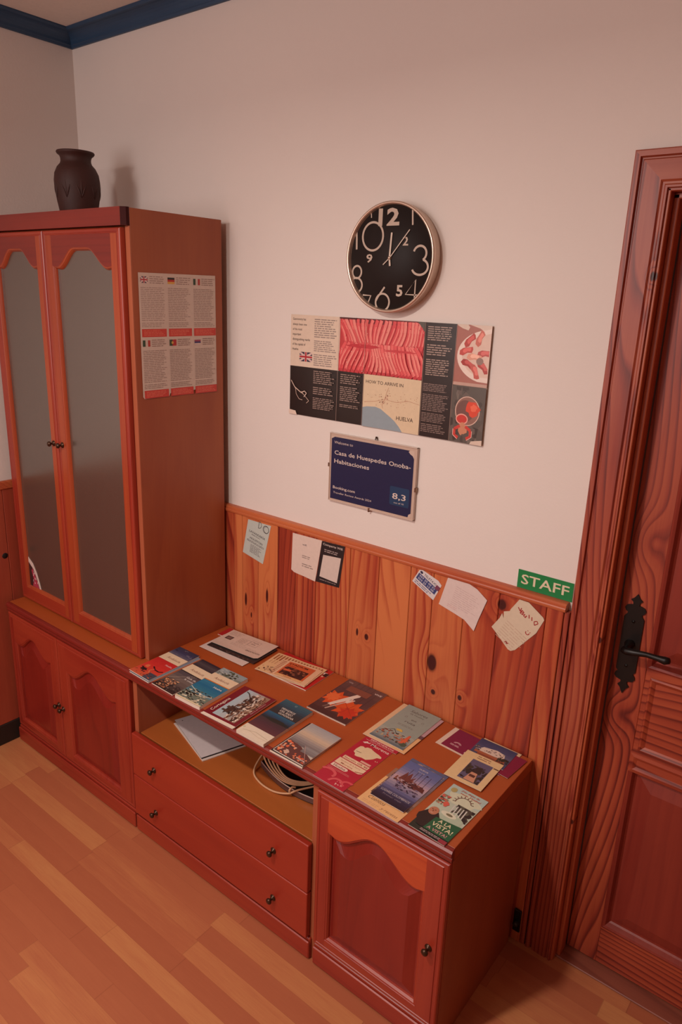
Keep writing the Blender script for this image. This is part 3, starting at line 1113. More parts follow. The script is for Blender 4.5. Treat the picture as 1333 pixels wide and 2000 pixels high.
    # ham plate
    s.rect(573, 148, 671, 300, (172, 110, 98))
    s.rect(573, 148, 671, 156, (196, 160, 146))
    s.poly([(573, 300), (604, 300), (610, 294), (606, 286), (590, 290), (573, 298)], (222, 200, 184))
    s.poly([(610, 300), (671, 300), (671, 270), (640, 292)], (222, 200, 184))
    pts = [(671, 160)] + [(671 - 92 * math.sin(math.radians(a)), 224 + 66 * -math.cos(math.radians(a))) for a in range(18, 163, 8)] + [(671, 292)]
    s.poly(pts, (236, 216, 204))
    pts = [(671, 172)] + [(671 - 78 * math.sin(math.radians(a)), 224 + 54 * -math.cos(math.radians(a))) for a in range(18, 163, 8)] + [(671, 282)]
    s.poly(pts, (226, 196, 180))
    for (x, y, a, c) in ((612, 262, 50, (184, 66, 60)), (604, 236, 20, (196, 78, 70)), (612, 204, -20, (170, 56, 52)), (634, 186, -60, (198, 92, 82)), (640, 268, 70, (206, 112, 96)), (656, 232, 10, (190, 80, 74)), (628, 222, 0, (226, 160, 136)), (656, 198, -40, (180, 66, 60))):
        ca, sa = math.cos(math.radians(a)), math.sin(math.radians(a))
        for kk, (dx_, dy_, sc_, c2_) in enumerate(((0, 0, 1.0, c), (2, 2, .6, tuple(min(255, v + 34) for v in c)))):
            s.poly([(min(669, x + dx_ + sc_ * (px * ca - py * sa)), y + dy_ + sc_ * (px * sa + py * ca)) for px, py in ((-21, -4), (-12, -9), (2, -6), (14, -10), (20, -3), (21, 4), (8, 6), (-6, 9), (-17, 6))], c2_)
    s.disc(645, 212, 10, 9, (150, 120, 110))
    # bowls on cloth
    s.rect(573, 0, 671, 147, (96, 88, 82))
    s.scatter(574, 2, 670, 145, [(118, 108, 100), (80, 72, 68), (108, 96, 90), (70, 62, 58)], 40, 12, 16, 21)
    s.disc(622, 84, 36, 38, (150, 110, 98))
    s.ring(622, 84, 36, 38, 2.2, (224, 190, 174))
    s.disc(616, 84, 26, 28, (120, 84, 78))
    s.blob(638, 92, 18, 20, (222, 78, 56), 22)
    s.blob(640, 94, 9, 10, (240, 112, 84), 23)
    s.disc(608, 62, 18, 14, (240, 170, 156))
    s.disc(608, 62, 15, 11, (206, 66, 60))
    s.blob(612, 36, 12, 16, (206, 140, 110), 24)
    for sg in (-1, 1):
        s.stroke([(612 + sg * 8, 44), (612 + sg * 24, 34), (612 + sg * 24, 18), (612 + sg * 12, 12)], 8, (206, 70, 62))
        s.stroke([(612 + sg * 28, 34), (612 + sg * 28, 18), (612 + sg * 14, 8)], 1.4, (244, 200, 188))
    s.poly([(640, 8), (671, 14), (671, 0), (636, 0)], (222, 200, 184))
    # folds
    for fx in (190, 285, 481, 573):
        s.rect(fx - .5, 0, fx + .5, 300, (160, 130, 118))
    s.build('tourist_poster', on_wall(1.062, 1.424), 'large tourist poster with red shrimps and a coast map on the wall under the clock', 'poster',
            curl=lambda x, y: 1.3 * abs(math.sin(x * PI * 3.5)) + .8 * math.sin(y * 3 + x * 7) + 1.0 + 3.0 * max(0, x + y - 1.75) + 3 * max(0, .12 - x) * 8 * max(0, .2 - y), cuts=14)


def uk(s, x, y, w_, h_):
    s.rect(x, y, x + w_, y + h_, (52, 40, 66))
    wh, rd = (214, 186, 178), (176, 42, 52)
    k = h_ * .16
    s.poly([(x, y), (x + k, y), (x + w_, y + h_ - k), (x + w_, y + h_), (x + w_ - k, y + h_), (x, y + k)], wh)
    s.poly([(x + w_ - k, y), (x + w_, y), (x + w_, y + k), (x + k, y + h_), (x, y + h_), (x, y + h_ - k)], wh)
    s.rect(x + w_ * .40, y, x + w_ * .60, y + h_, wh)
    s.rect(x, y + h_ * .34, x + w_, y + h_ * .66, wh)
    s.rect(x + w_ * .44, y, x + w_ * .56, y + h_, rd)
    s.rect(x, y + h_ * .41, x + w_, y + h_ * .59, rd)


make_poster()

# --- clock
CX, CZ = 1.4335, 1.8815
clock = empty('wall_clock', (CX, 0, CZ), 'round black wall clock with silver rim and mixed numerals above the poster', 'clock')
b = MB()
R_ = .1365
b.lathe([(.133, .0005), (.1355, .004), (R_, .010), (.1365, .026), (.1385, .034), (.1380, .040), (.1345, .042), (.1310, .0395), (.1302, .034), (.1300, .030), (.120, .029), (0, .029)], (CX, 0, CZ), (0, -1, 0), m_silver, 72)
b.build('case', clock, 'silver metal rim')
b = MB()
b.lathe([(.1300, .0292), (.1300, .0303), (0, .0303)], (CX, 0, CZ), (0, -1, 0), flat(38, 31, 30, .6, .25, 0, 'clock_dial'), 72)
b.build('dial', clock)
YD = -.0306
NC = (196, 176, 160)
m_num = flat(*NC, .5, .3)


def numeral(txt, x, z, h, wd, bold, clip=True):
    """x,z = lower-left relative to the clock centre (mm)"""
    vs, fs, x0, x1 = glyphs(txt, bold)
    bb = MB()
    yt = max(v[1] for v in vs); yb_ = min(v[1] for v in vs)
    out = []
    for vx, vy in vs:
        px = x + (vx - x0) / (x1 - x0) * wd
        pz = z + (vy - yb_) / (yt - yb_) * h
        out.append((CX + px * .001, YD - .0005, CZ + pz * .001))
    bb.add(out, fs, m_num)
    o = bb.build('numeral', clock)
    if clip:        # numerals run off the dial edge: cut by radial planes
        bm = bmesh.new(); bm.from_mesh(o.data)
        for k in range(60):
            a = 2 * PI * k / 60
            d = Vector((math.cos(a), 0, math.sin(a)))
            bmesh.ops.bisect_plane(bm, geom=bm.verts[:] + bm.edges[:] + bm.faces[:], plane_co=Vector((CX, 0, CZ)) + d * .1295, plane_no=d, clear_outer=True)
        bm.to_mesh(o.data); bm.free()
    return o


def loop_num(pts, wd, closed=False, clip=True):
    s = Sheet(10, 10, NC)
    bb = MB()
    k = len(pts)
    vs, fs = [], []
    for i in range(k):
        if closed:
            a, c = Vector(pts[(i - 1) % k]), Vector(pts[(i + 1) % k])
        else:
            a, c = Vector(pts[max(i - 1, 0)]), Vector(pts[min(i + 1, k - 1)])
        t = (c - a).normalized(); nn = Vector((-t.y, t.x)) * wd / 2
        p = Vector(pts[i])
        for q in (p + nn, p - nn):
            vs.append((CX + q.x * .001, YD, CZ + q.y * .001))
    m = k if closed else k - 1
    for i in range(m):
        j = (i + 1) % k
        fs.append((2 * i, 2 * i + 1, 2 * j + 1, 2 * j))
    bb.add(vs, fs, m_num)
    return bb


def ell(cx, cy, rx, ry, a0=0, a1=360, n=40):
    return [(cx + rx * math.cos(math.radians(a0 + (a1 - a0) * i / n)), cy + ry * math.sin(math.radians(a0 + (a1 - a0) * i / n))) for i in range(n + (0 if a1 - a0 >= 360 else 1))]


def clip_build(bbs):
    m = MB()
    for qi, q in enumerate(bbs):
        m.add([(v[0], v[1] - .00018 * qi, v[2]) for v in q.v], q.f, m_num)
    o = m.build('numeral', clock)
    bm = bmesh.new(); bm.from_mesh(o.data)
    for k in range(60):
        a = 2 * PI * k / 60
        d = Vector((math.cos(a), 0, math.sin(a)))
        bmesh.ops.bisect_plane(bm, geom=bm.verts[:] + bm.edges[:] + bm.faces[:], plane_co=Vector((CX, 0, CZ)) + d * .1295, plane_no=d, clear_outer=True)
    bm.to_mesh(o.data); bm.free()


ox = 6.5     # measured values were taken from x = 1.440
numeral('12', -50 + ox, 79, 43, 66, 3.2)
clip_build([loop_num(ell(-66 + ox, 54, 33, 35), 5.5, True), loop_num([(-122 + ox, 84), (-119 + ox, 52), (-118 + ox, 22)], 5.5)])
numeral('9', -84 + ox, -12, 22, 20, 2.0)
clip_build([loop_num(ell(-114 + ox, -36, 15, 16), 5, True), loop_num(ell(-115 + ox, -70, 20, 19), 5, True)])
clip_build([loop_num([(-91 + ox, -95), (-64 + ox, -96), (-78 + ox, -128)], 4)])
clip_build([loop_num([(-20 + ox, -73), (-40 + ox, -98), (-47 + ox, -110)], 5), loop_num(ell(-25 + ox, -112, 22, 22), 5, True)])
numeral('5', 18 + ox, -96, 29, 20, 2.6)
clip_build([loop_num([(75 + ox, -122), (76 + ox, -53), (47 + ox, -90), (92 + ox, -91)], 4)])
clip_build([loop_num(ell(84 + ox, 11, 19, 18, 165, -60), 5.5), loop_num(ell(86 + ox, -22, 24, 19, 70, -160), 5.5)])
numeral('2', 30 + ox, 30, 22, 17, 2.2)
clip_build([loop_num([(54 + ox, 118), (57 + ox, 79)], 4.5)])
clip_build([loop_num([(-88 + ox, 118), (-86 + ox, 103)], 3), loop_num([(-75 + ox, 120), (-73 + ox, 100)], 3)])
for nm, pts, wd in (('hour_hand', [(1.5, -20), (-1, 0), (2.5, 62)], 5), ('minute_hand', [(-20, -17), (0, 0), (58, 68)], 2.4)):
    q = loop_num(pts, wd)
    bb = MB()
    bb.add([(v[0], v[1] - (.0022 if nm == 'hour_hand' else .0034), v[2]) for v in q.v] + [(v[0], v[1] - (.0030 if nm == 'hour_hand' else .0040), v[2]) for v in q.v],
           q.f + [[i + len(q.v) for i in f] for f in q.f] + [(0, 2, len(q.v) + 2, len(q.v)), (2, 4, len(q.v) + 4, len(q.v) + 2), (1, 3, len(q.v) + 3, len(q.v) + 1), (3, 5, len(q.v) + 5, len(q.v) + 3)], flat(216, 198, 182, .4))
    bb.build(nm, clock)
b = MB(); b.lathe([(.0042, 0), (.0042, .006), (.003, .0075), (0, .0078)], (CX, YD, CZ), (0, -1, 0), m_silver, 16); b.build('hand_boss', clock)

# --- blue award plaque in a frameless glass clip frame
plaque = empty('clip_frame', (1.39, 0, 1.28), 'blue guest rating award in a clear clip frame on the wall below the poster', 'picture frame')
m_clear = NT('clear_glass_edge'); m_clear.p.inputs['Base Color'].default_value = rgb(206, 184, 170)
m_clear.p.inputs['Roughness'].default_value = .15
m_clear = m_clear.m
b = MB(); b.box(1.2355, -.0100, 1.1795, 1.5440, -.0015, 1.3885, flat(196, 170, 154, .35), .001); b.build('backing', plaque)
s = Sheet(293, 192, (38, 44, 76), .15, rough=.22, spec=.5)
for p in ([(0, 192), (12, 192), (0, 186)], [(293, 192), (278, 192), (274, 188), (280, 182), (288, 178), (293, 170)], [(293, 0), (284, 0), (286, 8), (293, 12)]):
    s.poly(p, (206, 184, 170))
PW = (216, 200, 190)
s.text('Welcome to', 10, 172, 8.2, PW, 70)
s.text('Casa de Huespedes Onoba-', 12, 139, 12.5, PW, 272, True)
s.text('Habitaciones', 12, 113, 12.5, PW, 130, True)
s.text('Booking.com', 10, 33, 8.5, PW, 84, True)
s.text('Traveller Review Awards 2024', 12, 18, 6.0, PW, 143)
s.poly([(222, 26), (283, 26), (285, 30), (285, 78), (282, 81), (222, 81), (219, 78), (219, 30)], (40, 66, 98))
s.text('8,3', 228, 45, 17, PW, 46, True)
s.text('out of 10', 234, 32, 4.6, PW, 34)
pm = on_wall(1.2415, 1.1860, -.0102)
o = s.build('award_sheet', pm, None, None)
o.parent = plaque
o.matrix_parent_inverse = Matrix.Translation(-plaque.location)
del_keys = [k for k in o.keys() if k in ('label', 'category')]
for k in del_keys:
    del o[k]
b = MB()
for (x0, z0, x1, z1) in ((1.2350, 1.1790, 1.5445, 1.1812), (1.2350, 1.3868, 1.5445, 1.3890), (1.2350, 1.1790, 1.2372, 1.3890), (1.5423, 1.1790, 1.5445, 1.3890)):
    b.box(x0, -.0125, z0, x1, -.0015, z1, m_clear, .0005)
b.build('glass_edge', plaque)
for (x, z) in ((1.234, 1.290), (1.5455, 1.270), (1.3900, 1.1785)):
    b = MB(); b.box(x - .0025, -.014, z - .006, x + .0025, -.001, z + .006, flat(150, 120, 100, .3, .5, .8), .0008); b.build('clip', plaque)
b = MB()
b.tube([(1.396, -.004, 1.3895), (1.398, -.004, 1.3975), (1.402, -.004, 1.3975), (1.404, -.004, 1.3895)], .0012, m_brass, 8)
b.lathe([(.0022, 0), (.0030, .004), (0, .0048)], (1.400, -.002, 1.3965), (0, -1, 0), m_brass, 12)
b.build('hanging_clip', plaque)

# --- STAFF sign
s = Sheet(147, 50, (24, 128, 70), 1.0, rough=.35)
s.text('STAFF', 10, 13, 26, (222, 208, 178), 127, True)
s.build('staff_sign', on_wall(1.8685, 1.0712, -.0012), 'small green STAFF sign standing on the dado rail beside the door', 'sign')
s = Sheet(4, 24, (226, 208, 194), .3)

# --- sheet of house rules on the cabinet side
s = Sheet(289, 358, (206, 184, 170), .25, outline=[(0, 6), (0, 358), (289, 360), (289, 4), (284, 16), (100, 10), (96, 2), (4, 0)], rough=.5)
lw = 92
for r_ in range(2):
    for c_ in range(3):
        x = 6 + c_ * 97
        y1_ = 352 - r_ * 178
        fl = (r_, c_)
        fx, fy, fw, fh = x, y1_ - 22, 26, 18
        if fl == (0, 0):
            uk(s, fx, fy, fw, fh)
        elif fl == (0, 1):
            s.rect(fx, fy + 12, fx + fw, fy + 18, (40, 30, 28)); s.rect(fx, fy + 6, fx + fw, fy + 12, (180, 44, 34)); s.rect(fx, fy, fx + fw, fy + 6, (214, 160, 76))
        elif fl in ((0, 2), (1, 0)):
            s.rect(fx, fy, fx + 9, fy + fh, (52, 72, 52)); s.rect(fx + 18, fy, fx + 26, fy + fh, (176, 56, 50))
        elif fl == (1, 1):
            s.rect(fx, fy, fx + 11, fy + fh, (62, 72, 44)); s.rect(fx + 11, fy, fx + fw, fy + fh, (176, 44, 44)); s.disc(fx + 11, fy + 9, 4, 4, (200, 160, 70))
        else:
            s.rect(fx, fy, fx + 24, fy + 5, (214, 190, 180)); s.rect(fx, fy + 5, fx + 24, fy + 10, (64, 52, 100)); s.rect(fx, fy + 10, fx + 24, fy + 15, (150, 60, 84))
        s.lines(x + 32, y1_ - 24, x + 86, y1_ - 1, 4, (150, 120, 110), 30 + r_ * 3 + c_, .35)
        s.lines(x, y1_ - 128, x + 86, y1_ - 32, 19, (160, 134, 124), 40 + r_ * 3 + c_, .34)
        s.lines(x, y1_ - 146, x + 86, y1_ - 131, 3, (160, 134, 124), 60 + r_ * 3 + c_, .34)
        s.rect(x - 1, y1_ - 173, x + 88, y1_ - 150, (200, 64, 54))
        s.lines(x + 6, y1_ - 170, x + 82, y1_ - 153, 4, (224, 128, 104), 70 + r_ * 3 + c_, .3)
s.build('house_rules_sheet', Matrix.Translation((.7960, -.3550, 1.468)) @ Matrix(((0, 0, 1, 0), (1, 0, 0, 0), (0, 1, 0, 0), (0, 0, 0, 1))),
        'white sheet of house rules with six small flags on the side of the display cabinet', 'notice',
        curl=lambda x, y: .6 + .5 * math.sin(x * 9) + 3.0 * max(0, .12 - y) * (1 + math.sin(x * 20)), cuts=10)

# --- small cards on the wainscot
WY = -.0225
def poly_sheet(pts, base, a=0.0, **kw):
    """pts world (x,z) in mm; local frame origin at pts[0], rotated by a degrees"""
    ca, sa = math.cos(math.radians(a)), math.sin(math.radians(a))
    o = pts[0]
    loc = [((p[0] - o[0]) * ca + (p[1] - o[1]) * sa, -(p[0] - o[0]) * sa + (p[1] - o[1]) * ca) for p in pts]
    mnx = min(p[0] for p in loc); mny = min(p[1] for p in loc)
    loc = [(x - mnx, y - mny) for x, y in loc]
    ox_ = o[0] + mnx * ca - mny * sa
    oz_ = o[1] + mnx * sa + mny * ca
    s = Sheet(max(p[0] for p in loc), max(p[1] for p in loc), base, .25, outline=loc, **kw)
    s.L = lambda X, Z: ((X - o[0]) * ca + (Z - o[1]) * sa - mnx, -(X - o[0]) * sa + (Z - o[1]) * ca - mny)
    return s, (ox_ * .001, oz_ * .001), a


s, (px, pz), a = poly_sheet([(871, 917), (968, 897), (1005, 1042), (898, 1042)], (190, 196, 188), -12, rough=.5)
s.ring(52, 130, 13, 13, 2, (70, 62, 66), a0=-90, a1=90)
s.stroke([(52, 117), (52, 143)], 2.2, (70, 62, 66))
s.ring(86, 127, 14, 14, 2.4, (60, 54, 58))
s.ring(88, 127, 11, 12, 1.2, (60, 54, 58))
s.text('LAVANDERÍA', 14, 88, 7.5, (54, 48, 56), 76, True)
s.lines(26, 80, 80, 85, 1, (100, 92, 96), 2)
s.text('HOUSTON', 22, 64, 8, (54, 48, 56), 60, True)
s.lines(10, 52, 96, 60, 2, (100, 92, 96), 3, .5)
s.lines(30, 16, 84, 48, 7, (110, 102, 104), 4, .4)
s.build('laundry_card', on_wall(px, pz, WY, a), 'pale blue laundry card with DO lettering, leftmost card on the wood panelling', 'card')

s, (px, pz), a = poly_sheet([(1098, 914), (1110, 908), (1130, 906), (1150, 905), (1201, 900), (1225, 1045), (1102, 1042)], (222, 200, 188), 0, rough=.5)
s.text('wifi', 46, 110, 6, (90, 78, 78), 18, True)
s.lines(46, 66, 86, 78, 2, GREY, 5)
s.lines(46, 36, 96, 50, 2, GREY, 6)
s.build('wifi_note', on_wall(px, pz, WY, a), 'torn white paper wifi note beside the black wifi card on the panelling', 'note')

s, (px, pz), a = poly_sheet([(1204, 902), (1299, 907), (1317, 1048), (1226, 1045)], (44, 38, 40), 0, rough=.35)
s.text('Comparte Wifi', 26, 131, 7, (206, 190, 182), 78, True)
s.lines(32, 108, 90, 120, 2, (170, 152, 148), 7)
s.poly([(15, 22), (86, 18), (99, 104), (28, 98)], (214, 196, 186))
s.lines(16, 10, 86, 15, 1, (150, 134, 130), 8)
s.build('wifi_card', on_wall(px, pz, WY - .0005, a), 'black wifi sharing card with a blank white square on the panelling', 'card')

s, (px, pz), a = poly_sheet([(1563, 1006), (1636, 968), (1659, 1019), (1648, 1030), (1596, 1048), (1585, 1046)], (214, 206, 206), -28, rough=.5)
s.text('TELETAXI', 20, 42, 7, (40, 36, 56), 44, True)
s.disc(10, 44, 5, 4, (40, 40, 70))
s.rect(4, 17, 76, 38, (56, 66, 116))
for i in range(2):
    s.text('959 25 00 22' if i == 0 else '959 25 15 00', 9, 29.5 - i * 9.5, 6, (206, 200, 210), 60, True)
s.rect(66, 34, 80, 48, (120, 60, 84))
s.lines(6, 3, 74, 14, 2, (110, 110, 140), 9)
s.build('taxi_card', on_wall(px, pz, WY, a), 'small tilted blue and white taxi card pinned below the dado rail', 'card')

s, (px, pz), a = poly_sheet([(1655, 963), (1706, 950), (1738, 941), (1770, 918), (1780, 955), (1800, 1018), (1768, 1040), (1736, 1051), (1700, 1052), (1677, 1048)], (218, 198, 192), -14, rough=.55)
s.lines(32, 34, 112, 96, 10, (196, 168, 166), 11, .22, .3)
s.lines(24, 24, 60, 34, 2, (200, 150, 150), 12, .25, .3)
s.build('handwritten_note', on_wall(px, pz, WY, a), 'larger tilted white handwritten note between the taxi card and the red-lettered note', 'note',
        curl=lambda x, y: 6 * max(0, x - .6) ** 1.5 + .4 + 4 * max(0, .3 - y) ** 1.5, cuts=7)

s, (px, pz), a = poly_sheet([(1820, 948), (1872, 899), (1880, 897), (1892, 904), (1943, 970), (1960, 1012), (1957, 1018), (1915, 1047), (1889, 1048), (1868, 1014), (1866, 1008), (1850, 1002), (1851, 982), (1846, 996), (1840, 980)], (214, 196, 172), -30, rough=.55)
RD = (160, 36, 40)
LL = s.L
s.stroke([LL(1888, 1026), LL(1894, 1016), LL(1897, 1026)], 2.6, RD)
s.text('Bu', *LL(1893, 1012), 11, RD, 20, 3.0, rot=0)
s.stroke([LL(1919, 1014), LL(1920, 1004)], 2.8, RD)
s.stroke([LL(1927, 1010), LL(1928, 1000)], 2.8, RD)
s.stroke([LL(1936, 1001), LL(1942, 1003), LL(1945, 997), LL(1936, 990), LL(1934, 999), LL(1937, 1001)], 2.4, RD)
cxs, cys = LL(1920, 963)
s.ring(cxs, cys, 6, 6, 2.4, RD, a0=170, a1=390)
s.stroke([(cxs - 3, cys + 5), (cxs - 2, cys + 7)], 2.4, RD)
s.stroke([(cxs + 4, cys + 5), (cxs + 5, cys + 7)], 2.4, RD)
x_, y_ = LL(1864, 915)
s.stroke([(x_ - 4, y_), (x_, y_ + 6), (x_ + 2, y_), (x_ + 6, y_ + 5)], 2.8, RD)
x_, y_ = LL(1850, 960)
s.lines(x_, y_ - 38, x_ + 74, y_ + 26, 8, (196, 166, 144), 13, .2, .3)
s.build('red_ink_note', on_wall(px, pz, WY, a), 'cream handwritten note with red lettering, a heart and a smile, rightmost on the panelling', 'note',
        curl=lambda x, y: .5 + 5 * max(0, .3 - x) ** 1.5 + 3 * max(0, y - .8), cuts=7)

# --- brochures on the worktop
AY = -.4655
PH = (226, 206, 184)
def andalucia(s, w_, h_, labely=(110, 150)):
    s.rect(0, labely[0], w_, labely[1], (226, 202, 170))
    s.text('Andalucía', 22, labely[0] + 15, 11, (120, 50, 44), 62, False, shear=.2)
    return s


# blue one below the red one
s = Sheet(99, 206, (120, 130, 146), 3.0)
s.build('travel_brochure', on_top(.811, -.4640, 0, -1.5), 'blue-edged brochure lying under the red travel brochure at the left end', 'brochure')
s = Sheet(98, 207, (70, 70, 84), 2.4)
s.grad(0, 0, 98, 116, [(198, 92, 62), (206, 56, 48), (194, 44, 44)], 8)
s.rect(62, 0, 98, 34, (64, 72, 86))
s.blob(28, 36, 13, 8, (36, 24, 26), 2, 12)
s.stroke([(10, 44), (22, 40), (34, 26)], 5, (36, 24, 26))
s.blob(22, 56, 8, 9, (218, 110, 70), 3)
s.stroke([(40, 66), (60, 54), (80, 52), (92, 60)], 5, (44, 20, 26))
s.stroke([(56, 56), (50, 40), (60, 30)], 3, (206, 130, 90))
s.scatter(4, 6, 90, 30, [(206, 96, 60), (150, 60, 50), (90, 40, 40)], 22, 6, 4, 2)
s.text('Huelva', 62, 92, 8, (236, 190, 186), 30, True)
andalucia(s, 98, 207, (116, 158))
s.grad(0, 158, 98, 207, [(92, 90, 110), (60, 62, 92), (56, 56, 76)], 5)
s.scatter(2, 160, 96, 204, [(40, 42, 60), (110, 104, 120), (76, 78, 104)], 16, 10, 4, 7)
s.build('travel_brochure', on_top(.808, -.4630, 3.2, 0.5), 'red travel brochure with cream title label, nearest the display cabinet', 'brochure',
        curl=lambda x, y: 3.0 * (1 - min(1, y * 3)) ** 2 * (1 - x) + .5, cuts=8)
s = Sheet(101, 203, (52, 44, 46), 3.2)
s.grad(0, 0, 101, 112, [(58, 44, 42), (92, 78, 74), (112, 98, 92), (84, 76, 80)], 7)
s.scatter(4, 6, 60, 60, [(196, 132, 92), (150, 96, 70), (60, 44, 40), (220, 170, 130), (36, 28, 30)], 60, 8, 4, 3)
s.stroke([(8, 60), (70, 112)], 1.2, (190, 170, 150))
s.stroke([(30, 50), (80, 112)], 1.0, (170, 150, 136))
s.scatter(50, 4, 98, 40, [(40, 36, 40), (70, 60, 60), (120, 100, 90)], 30, 7, 4, 4)
s.text('Guía de', 52, 92, 8, (226, 214, 206), 42, True)
s.text('la costa', 56, 80, 8, (226, 214, 206), 40, True)
andalucia(s, 101, 203, (116, 160))
s.grad(0, 160, 101, 203, [(60, 54, 60), (78, 70, 74), (48, 44, 54)], 5)
s.build('travel_brochure', on_top(.921, -.4620, 0, -1.0), 'dark brown travel brochure with cream title label between the red and the blue ones', 'brochure',
        curl=lambda x, y: 1.2 * (1 - min(1, y * 3)) ** 2, cuts=6)
s = Sheet(106, 203, (70, 84, 92), 11)
s.grad(0, 40, 106, 118, [(96, 130, 140), (46, 112, 138), (34, 104, 140), (52, 120, 150)], 7)
s.rect(0, 0, 106, 42, (110, 118, 106))
s.scatter(2, 4, 104, 60, [(44, 40, 34), (190, 176, 150), (84, 92, 76), (220, 206, 180), (30, 26, 26)], 90, 9, 4, 6)
s.stroke([(0, 66), (40, 50), (80, 46), (104, 52)], 2, (206, 206, 190))
s.rect(0, 0, 106, 6, (216, 196, 160))
s.text('Huelva', 62, 96, 8, (232, 224, 218), 34, True)
s.rect(0, 118, 106, 124, (214, 130, 66))
andalucia(s, 106, 203, (122, 164))
s.grad(0, 164, 106, 203, [(120, 128, 120), (150, 160, 160), (140, 156, 160)], 4)
s.scatter(2, 164, 80, 200, [(44, 48, 38), (80, 88, 66), (170, 176, 172)], 40, 8, 5, 8)
s.build('travel_brochure', on_top(1.033, -.4625, 0, 2.0), 'thick travel brochure with bright blue sea picture and cream title label', 'brochure',
        curl=lambda x, y: -2.2 * (1 - min(1, y * 4)) ** 2, cuts=8)

# Cortegana brochures (three, the title runs along the depth of the worktop)
for i, (dx, dy, rt, z) in enumerate(((-.006, -.006, 92.5, 0), (-.003, -.003, 93.0, 2.4))):
    s = Sheet(180, 127, (60, 34, 34), 2.2)
    s.rect(0, 0, 180, 2.5, (206, 190, 170))
    s.rect(0, 0, 3, 127, (206, 190, 170))
    s.scatter(6, 4, 170, 20, [(130, 100, 84), (60, 44, 44)], 30, 8, 4, i)
    s.build('town_brochure', on_top(1.287 + dx, -.4560 + dy, z, rt),
            'dark town brochure, lowest of the three under the castle picture' if i == 0 else 'dark town brochure, middle of the three under the castle picture', 'brochure', None)
s = Sheet(176, 126, (118, 26, 38), 2.4)
s.grad(10, 14, 168, 100, [(150, 120, 100), (176, 176, 174), (168, 184, 190)], 4)
s.scatter(10, 15, 166, 60, [(214, 190, 168), (96, 60, 48), (60, 40, 34), (230, 212, 196), (140, 90, 66)], 170, 8, 3.5, 11)
s.scatter(30, 44, 150, 72, [(74, 50, 42), (110, 76, 60), (50, 36, 32)], 60, 9, 5, 12)
s.blob(52, 74, 22, 10, (66, 46, 40), 13)
s.rect(38, 70, 46, 92, (80, 58, 48))
s.rect(56, 74, 66, 88, (80, 58, 48))
s.stroke([(130, 62), (150, 84), (154, 96)], 3, (50, 40, 32))
s.text('Cortegana', 18, 108, 11, (226, 200, 184), 78, True)
s.text('Sierra de Aracena', 70, 5, 5, (200, 170, 160), 66, False)
s.build('town_brochure', on_top(1.286, -.4565, 4.8, 93), 'dark red Cortegana brochure with a castle town picture, topmost of three', 'brochure')

# Bajo Guadiana book
s = Sheet(104, 206, (72, 52, 56), 10, page=(216, 204, 186))
s.rect(0, 0, 104, 44, (222, 206, 184))
s.ring(6, 26, 3, 3, 1, (130, 150, 80))
s.stroke([(10, 14), (50, 26), (100, 20)], 1.5, (176, 160, 130))
s.stroke([(30, 20), (70, 12), (104, 14)], 1.2, (196, 170, 140))
s.grad(0, 44, 104, 104, [(92, 50, 56), (76, 46, 56), (60, 50, 52)], 6)
s.grad(0, 96, 104, 130, [(30, 40, 50), (30, 66, 92), (30, 88, 116)], 5)
s.blob(60, 100, 42, 8, (32, 38, 36), 14)
s.grad(0, 130, 104, 206, [(48, 46, 46), (44, 52, 58), (42, 76, 94), (52, 92, 104)], 8)
for i, t in enumerate(('MEANDROS', 'DEL BAJO', 'GUADIANA')):
    s.text(t, 24 + i * 4, 158 - i * 12, 8.5, (216, 204, 192), [50, 46, 56][i], True)
s.ring(50, 194, 3.5, 3.5, 1, (150, 180, 180))
s.build('guide_book', on_top(1.300, -.4660, 0, 0.4), 'thick teal and maroon river guide book with white lower band', 'book')

# two silver-beach brochures
s = Sheet(114, 166, (44, 34, 34), 3.0)
s.rect(0, 0, 114, 3, (222, 200, 180))
s.build('beach_brochure', on_top(1.427, -.4655, 0, .5), 'dark brochure lying under the pale beach brochure', 'brochure')
s = Sheet(106, 158, (190, 180, 166), 3.0)
s.grad(0, 56, 106, 158, [(110, 100, 100), (150, 140, 136), (206, 178, 150), (176, 170, 164), (160, 158, 160)], 12)
s.poly([(0, 0), (106, 0), (106, 30), (50, 56), (0, 62)], (96, 54, 50))
s.grad(60, 40, 106, 66, [(120, 110, 110), (140, 134, 132)], 3)
s.scatter(2, 3, 46, 60, [(222, 104, 66), (236, 140, 96), (70, 50, 52), (120, 70, 60), (206, 170, 150)], 46, 7, 6, 15)
s.scatter(56, 4, 102, 26, [(214, 92, 56), (232, 130, 90), (80, 46, 44)], 26, 7, 4, 16)
s.stroke([(104, 6), (56, 66)], 1, (200, 160, 150))
s.text('Huelva', 72, 10, 7, (226, 204, 192), 28, True)
s.rect(0, 0, 2, 158, (214, 200, 186))
s.build('beach_brochure', on_top(1.434, -.4590, 3.2, -.5), 'pale beach brochure with orange figures at its lower left corner', 'brochure',
        curl=lambda x, y: 0.8 + .6 * math.sin(y * 3), cuts=6)

